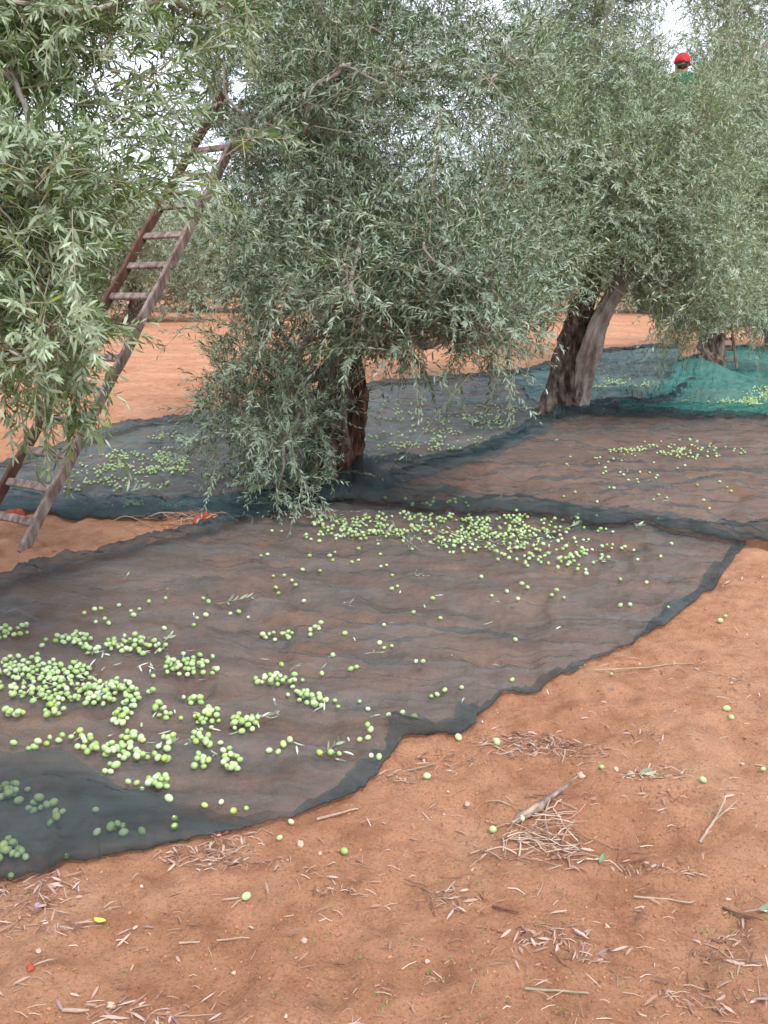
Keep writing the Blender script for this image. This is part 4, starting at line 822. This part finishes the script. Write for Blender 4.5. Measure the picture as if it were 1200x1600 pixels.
leaves(a, P + np.array([0, 0, .003]) + np.stack([0 * th, 0 * th, .012 * r.rand(n)], 1), np.stack([np.cos(th), np.sin(th), .22 * r.randn(n)], 1), np.stack([.7 * r.randn(n), .7 * r.randn(n), np.ones(n)], 1), r.uniform(.014, .055, n), r.uniform(.0013, .0038, n), True)
o = link('leaf_litter', a.mesh('leaf_litter'), M_litter); tag(o, 'curled dry brown olive leaves littering the red soil', 'leaf litter', None, 'stuff')
# thin debris: bits of straw
P = []
for t in patches: patch(*t[:4], int(t[4] * .5), P)
for _ in range(900):
    p = cast(r.uniform(-150, 1350), 880 + 760 * r.rand(), [])
    if not inside_net(p): P.append(p)
a = Acc()
for p in P:
    th = r.normal(.2, .8); l = r.uniform(.008, .05) * (1 + (r.rand() > .93)); d = np.array([math.cos(th), math.sin(th), .1 * r.randn()]); w_ = r.uniform(.0006, .0015)
    q = np.array([p + [0, 0, .003], p + d * l * .5 + [0, 0, .005 + .004 * r.rand()], p + d * l + np.array([0, .1 * l * r.randn(), .003])]); tube(a, q, [w_, w_, w_ * .6], 3, 0, 0, False)
o = link('straw_bits', a.mesh('straw_bits'), M_straw); tag(o, 'thin bits of straw and twig scattered on the soil', 'debris', None, 'stuff')
# tiny weeds, pebbles, clods
a = Acc(); P = np.array([p for p in (cast(r.uniform(-100, 1300), 900 + 700 * r.rand(), []) for _ in range(420)) if not inside_net(p)]); 
P = np.repeat(P, 4, 0) + np.concatenate([.008 * r.randn(len(P) * 4, 2), np.zeros((len(P) * 4, 1))], 1); n = len(P)
leaves(a, P, np.stack([r.randn(n), r.randn(n), .5 + r.rand(n)], 1), np.stack([.3 * r.randn(n), .3 * r.randn(n), np.ones(n)], 1), r.uniform(.004, .011, n), r.uniform(.001, .0025, n), False)
o = link('seedlings', a.mesh('seedlings'), M_weed); tag(o, 'tiny green seedlings sprouting from the red soil', 'seedlings', None, 'stuff')
def rocks(n, smin, smax, name, m_, label, cat, seed, y0=880):
    rr = np.random.RandomState(seed); bm = bmesh.new(); bmesh.ops.create_icosphere(bm, subdivisions=1, radius=1); bv = np.array([v.co[:] for v in bm.verts]); bf = np.array([[v.index for v in f.verts] for f in bm.faces]); bm.free(); a = Acc()
    Vs = []
    for _ in range(n):
        p = cast(rr.uniform(-150, 1350), y0 + (1620 - y0) * rr.rand(), [])
        if inside_net(p): continue
        s = smin * (smax / smin) ** (rr.rand() ** 2.2); Vs.append(bv * s * rr.uniform(.6, 1.2, (1, 3)) * (1 + .25 * rr.randn(len(bv), 1).clip(-1, 1)) + p + [0, 0, s * .2])
    k = len(Vs); a.V.append(np.concatenate(Vs)); a.F.append((bf[None] + (np.arange(k) * len(bv))[:, None, None]).ravel()); a.T.append(np.full(k * len(bf), 3)); a.n = 1
    o = link(name, a.mesh(name, (0, 0, 0), True), m_); tag(o, label, cat, None, 'stuff')
rocks(500, .0015, .006, 'pebbles', M_pebble, 'tiny pale pebbles speckling the soil', 'pebbles', 41)
rocks(3800, .0012, .0055, 'soil_clods', M_clod, 'small crumbs and clods of red earth', 'clods', 42)
rocks(1200, .0015, .006, 'soil_clods', M_clod, 'crumbs of red earth in the middle distance', 'clods', 43, 820)
# individual stones
for px, py, s, l in [(985, 1212, .017, 'round orange brown stone above a lone olive at the right'), (962, 1204, .011, 'orange pebble right beside the large olive'), (730, 1258, .011, 'cream white stone left of the straw pile'), (908, 1213, .013, 'reddish pebble near the leaf drift and the large olive'), (700, 1238, .007, 'small pink pebble right of the net bulge'), (662, 1190, .008, 'pale pebble above the lone olive'),
                     (470, 1321, .012, 'pinkish stone between two foreground olives'), (633, 1219, .006, 'white speck of stone left of the lone olive'), (175, 1573, .011, 'white stone near the bottom left corner'), (475, 1472, .010, 'rounded pale stone in the centre foreground'), (60, 1488, .009, 'white stone at the left in the foreground'), (668, 1504, .008, 'small cream stone low in the foreground'),
                     (500, 1335, .009, 'pink grey pebble touching the pale olive'), (1160, 1195, .007, 'tiny pale pebble near the right border'), (365, 1521, .006, 'white chip of stone left of bottom centre'), (447, 1589, .006, 'bright white chip at the bottom edge')]:
    bm = bmesh.new(); bmesh.ops.create_icosphere(bm, subdivisions=3, radius=1); sx = [random.uniform(.8, 1.25) for _ in range(3)]
    for v in bm.verts:
        n_ = float(fbm(v.co.x * 1.5 + px, v.co.y * 1.5 + v.co.z + py, 5, 3)); v.co = Vector((v.co.x * sx[0], v.co.y * sx[1], v.co.z * sx[2] * .8)) * s * .8 * (1 + .45 * n_)
    me = bpy.data.meshes.new('stone'); bm.to_mesh(me); bm.free()
    for f in me.polygons: f.use_smooth = True
    o = link('stone', me, M_stone); p = cast(px, py, []); o.location = (p[0], p[1], p[2] + s * .35); tag(o, l, 'stone', 'single stones on the soil')
# straw pile and sticks
p0 = cast(850, 1308, []); a = Acc(); r = np.random.RandomState(123)
for k in range(95):
    th = r.normal(.25, .95) + (r.rand() > .5) * 3.14; c = p0[:2] + np.array([r.normal(0, .085), r.normal(0, .075)]); l = r.uniform(.04, .15); z = .004 + .022 * r.rand() * math.exp(-((c[0] - p0[0]) ** 2 + (c[1] - p0[1]) ** 2) / .01)
    d = np.array([math.cos(th), math.sin(th)]) * l / 2; w_ = r.uniform(.0008, .0022); cv = r.normal(0, .1) * l
    q = [np.array([*(c - d), 0]), np.array([*(c + d[::-1] * [-1, 1] * cv / l), 0]), np.array([*(c + d), 0])]
    q = bez(q[0], q[1], q[1], q[2], 5); q[:, 2] = gh(q[:, 0], q[:, 1]) + z + .006 * r.rand(5); tube(a, q, w_, 4, 0, 0, False)
o = link('straw_pile', a.mesh('straw_pile', p0), M_straw); o.location = tuple(p0); tag(o, 'nest like pile of dry straw under the split stick', 'straw pile')
def stick(px, py, qx, qy, rad, label, m_=M_twig, z0=.008, z1=.008, fork=False, bend=.02):
    p, q = cast(px, py, []), cast(qx, qy, []); p = p + [0, 0, z0]; q = q + [0, 0, z1]; rr = np.random.RandomState(int(px)); a = Acc(); n = 12
    pts = np.linspace(p, q, n); L_ = np.linalg.norm(q - p); pts[1:-1, :2] += np.cumsum(rr.randn(n - 2, 2), 0) * bend * L_ * .35
    tube(a, pts - p, np.linspace(rad, rad * .55, n), 8, .3, int(px))
    if fork:
        k = pts[5] - p; tube(a, np.linspace(k, (q - p) * .95 + np.array([.03, -.02, .01]), 6), np.linspace(rad * .6, rad * .3, 6), 6, .2, 3)
    o = link('stick', a.mesh('stick', (0, 0, 0), True), m_); o.location = tuple(p); tag(o, label, 'stick', 'dry sticks on the soil'); return o
M_pale = simple('pale_peeled_wood', [(0.3, (0.28, 0.19, 0.13)), (0.7, (0.46, 0.35, 0.27))], 20, 4, .8, .3, .003)
stick(1093, 1318, 1132, 1260, .0045, 'pale forked stick standing out at the right of the straw pile', M_pale, .004, .03, True)
stick(990, 1405, 1085, 1412, .003, 'long thin straight stick under the straw pile at the right', M_pale)
stick(820, 1549, 920, 1557, .0032, 'long pale stick in the lower right foreground')
stick(930, 1050, 1085, 1040, .003, 'thin bleached twig on the soil near the right net edge', M_pale)
stick(770, 1420, 810, 1430, .0035, 'dark short stick in the middle of the right foreground', M_woodd)
stick(98, 1583, 140, 1583, .005, 'pale stick end at the bottom left', M_pale)
stick(495, 1284, 560, 1268, .0045, 'pale tapering stick close to the near net edge', M_pale)
stick(605, 1216, 680, 1196, .0035, 'thin brown twig pointing at the lone olive', M_twig)
stick(960, 1420, 1010, 1310, .0025, 'very thin curved twig right of the straw pile', M_twig) if False else None
stick(1130, 1420, 1170, 1440, .0035, 'dark forked twig at the right border', M_woodd, .004, .008, True)
stick(280, 1478, 390, 1470, .0028, 'thin horizontal twig in the left foreground', M_pale)
# split stick
p, q = cast(805, 1290, []), cast(885, 1238, []); a = Acc(); p = p + [0, 0, .012]; q = q + [0, 0, .02]
root = empty('split_stick', p, 'thick split stick with torn pale end lying on the straw pile', 'stick')
tube(a, np.linspace([0, 0, 0], q - p, 12), np.interp(np.linspace(0, 1, 12), [0, .2, .6, 1], [.007, .013, .011, .006]), 10, .9, 4); link('bark_piece', a.mesh('bark_piece', (0, 0, 0), True), M_wood, root)
a = Acc(); tube(a, np.linspace([-.012, -.008, 0.002], (q - p) * .45 + np.array([-.006, -.012, .006]), 8), np.linspace(.006, .009, 8), 8, .4, 5); link('torn_wood', a.mesh('torn_wood', (0, 0, 0), True), M_pale, root)
a = Acc()
for k in range(4): tube(a, np.linspace((q - p) * .85, (q - p) * 1.12 + np.array([.012 * (k - 1.5), .01 * k - .02, .006 * k]), 5), np.linspace(.005, .0015, 5), 5, .3, k)
link('splinters', a.mesh('splinters', (0, 0, 0), True), M_wood, root)
# green sprig on soil, yellow leaf, blue grey berries, red scraps
o = sprig(985, 1215, .12, .05, 14, 'fresh green sprig lying flat on the soil between two olives', .05, []); o['group'] = 'sprigs on the soil'
o = sprig(1170, 1430, .08, .1, 6, 'green leafed sprig at the right border of the foreground', .05, []); o['group'] = 'sprigs on the soil'
M_ylf = simple('yellow_leaf', [(0.3, (0.62, 0.5, 0.05)), (0.7, (0.7, 0.62, 0.16))], 40, 3, .6, 0)
M_blu = simple('mauve_berry', [(0.3, (0.28, 0.22, 0.36)), (0.7, (0.42, 0.36, 0.5))], 40, 3, .6, 0)
M_gl = simple('green_leaf', [(0.3, (0.10, 0.2, 0.10)), (0.7, (0.18, 0.30, 0.17))], 40, 3, .6, 0)
def flat_leaf(px, py, L_, w_, th, m_, label, name='fallen_leaf', cat='leaf'):
    p = cast(px, py, []); a = Acc(); V = []; n = 9
    for i in range(n):
        u = i / (n - 1); c = np.array([math.cos(th), math.sin(th)]) * L_ * (u - .5); s = np.array([-math.sin(th), math.cos(th)]) * w_ * math.sin(math.pi * u) ** .8
        for k, zz in ((-1, .004), (0, 0), (1, .004)): V.append([c[0] + s[0] * k, c[1] + s[1] * k, .006 + zz + .012 * u * u])
    a.add(V, [[i * 3 + j, i * 3 + j + 1, i * 3 + j + 4, i * 3 + j + 3] for i in range(n - 1) for j in range(2)], 4); o = link(name, a.mesh(name, (0, 0, 0), True), m_); o.location = tuple(p); tag(o, label, cat)
flat_leaf(157, 1445, .045, .008, -.6, M_ylf, 'bright yellow leaf on the soil in the left foreground')
flat_leaf(940, 1348, .035, .006, 1.0, M_gl, 'small green leaf standing out just below the straw pile')
for px, py, l in [(60, 1419, 'mauve shrivelled berry among the dry leaves at the left'), (48, 1515, 'dark red shrivelled berry at the lower left')]:
    bm = bmesh.new(); bmesh.ops.create_icosphere(bm, subdivisions=3, radius=.009)
    for v in bm.verts: v.co *= 1 + .3 * float(fbm(v.co.x * 200, v.co.y * 200 + v.co.z * 100, 3, 2))
    me = bpy.data.meshes.new('berry'); bm.to_mesh(me); bm.free(); o = link('berry', me, M_blu if px == 60 else M_red); p = cast(px, py, []); o.location = (p[0], p[1], p[2] + .006); tag(o, l, 'berry')
def rag(px, py, w_, d_, h_, label, seed):
    p = cast(px, py, []); n = 18; u, v = np.meshgrid(np.linspace(-1, 1, n), np.linspace(-1, 1, n)); x = u * w_ * (1 + .3 * fbm(u * 2, v * 2, seed)); y = v * d_ * (1 + .3 * fbm(u * 2, v * 2, seed + 4))
    z = h_ * np.clip(1 - u * u * .6 - v * v * .7 + 1.3 * fbm(u * 2.2, v * 2.2, seed + 7, 3), .02, None); i, j = np.meshgrid(np.arange(n - 1), np.arange(n - 1), indexing='ij')
    me = mesh_np('red_cloth', np.stack([x, y, z + .004], -1).reshape(-1, 3), np.stack([i * n + j, i * n + j + 1, (i + 1) * n + j + 1, (i + 1) * n + j], -1).reshape(-1, 4), np.full((n - 1) ** 2, 4), True)
    o = link('red_cloth', me, M_red); o.location = (p[0], p[1], float(gh(p[0], p[1]))); md = o.modifiers.new('Solid', 'SOLIDIFY'); md.thickness = .004; tag(o, label, 'cloth')
rag(14, 806, .10, .035, .03, 'crumpled red cloth on the soil behind the foot of the big ladder', 3)
rag(324, 818, .075, .05, .05, 'crumpled orange red cloth at the corner of the left net', 9)
# brushwood pile beside the left net corner
p0 = cast(305, 812, []); a = Acc(); r = np.random.RandomState(321)
for k in range(90):
    th = r.rand() * 6.28; c = np.array([p0[0] + r.normal(0, .15), p0[1] + r.normal(0, .06)]); l = r.uniform(.08, .28); d = np.array([math.cos(th), math.sin(th) * .5]) * l / 2
    q = np.array([[*(c - d), .01], [*(c + .02 * r.randn(2)), .03 + .05 * r.rand()], [*(c + d), .01 + .03 * r.rand()]]); q[:, 2] += gh(q[:, 0], q[:, 1]); tube(a, bez(q[0], q[1], q[1], q[2], 6), r.uniform(.001, .003), 4, 0, 0, False)
o = link('brushwood', a.mesh('brushwood', p0), M_straw); o.location = tuple(p0); tag(o, 'little heap of dry brushwood beside the orange red cloth', 'brushwood')
print('placed olives', len(placed), 'individual', len(indiv))
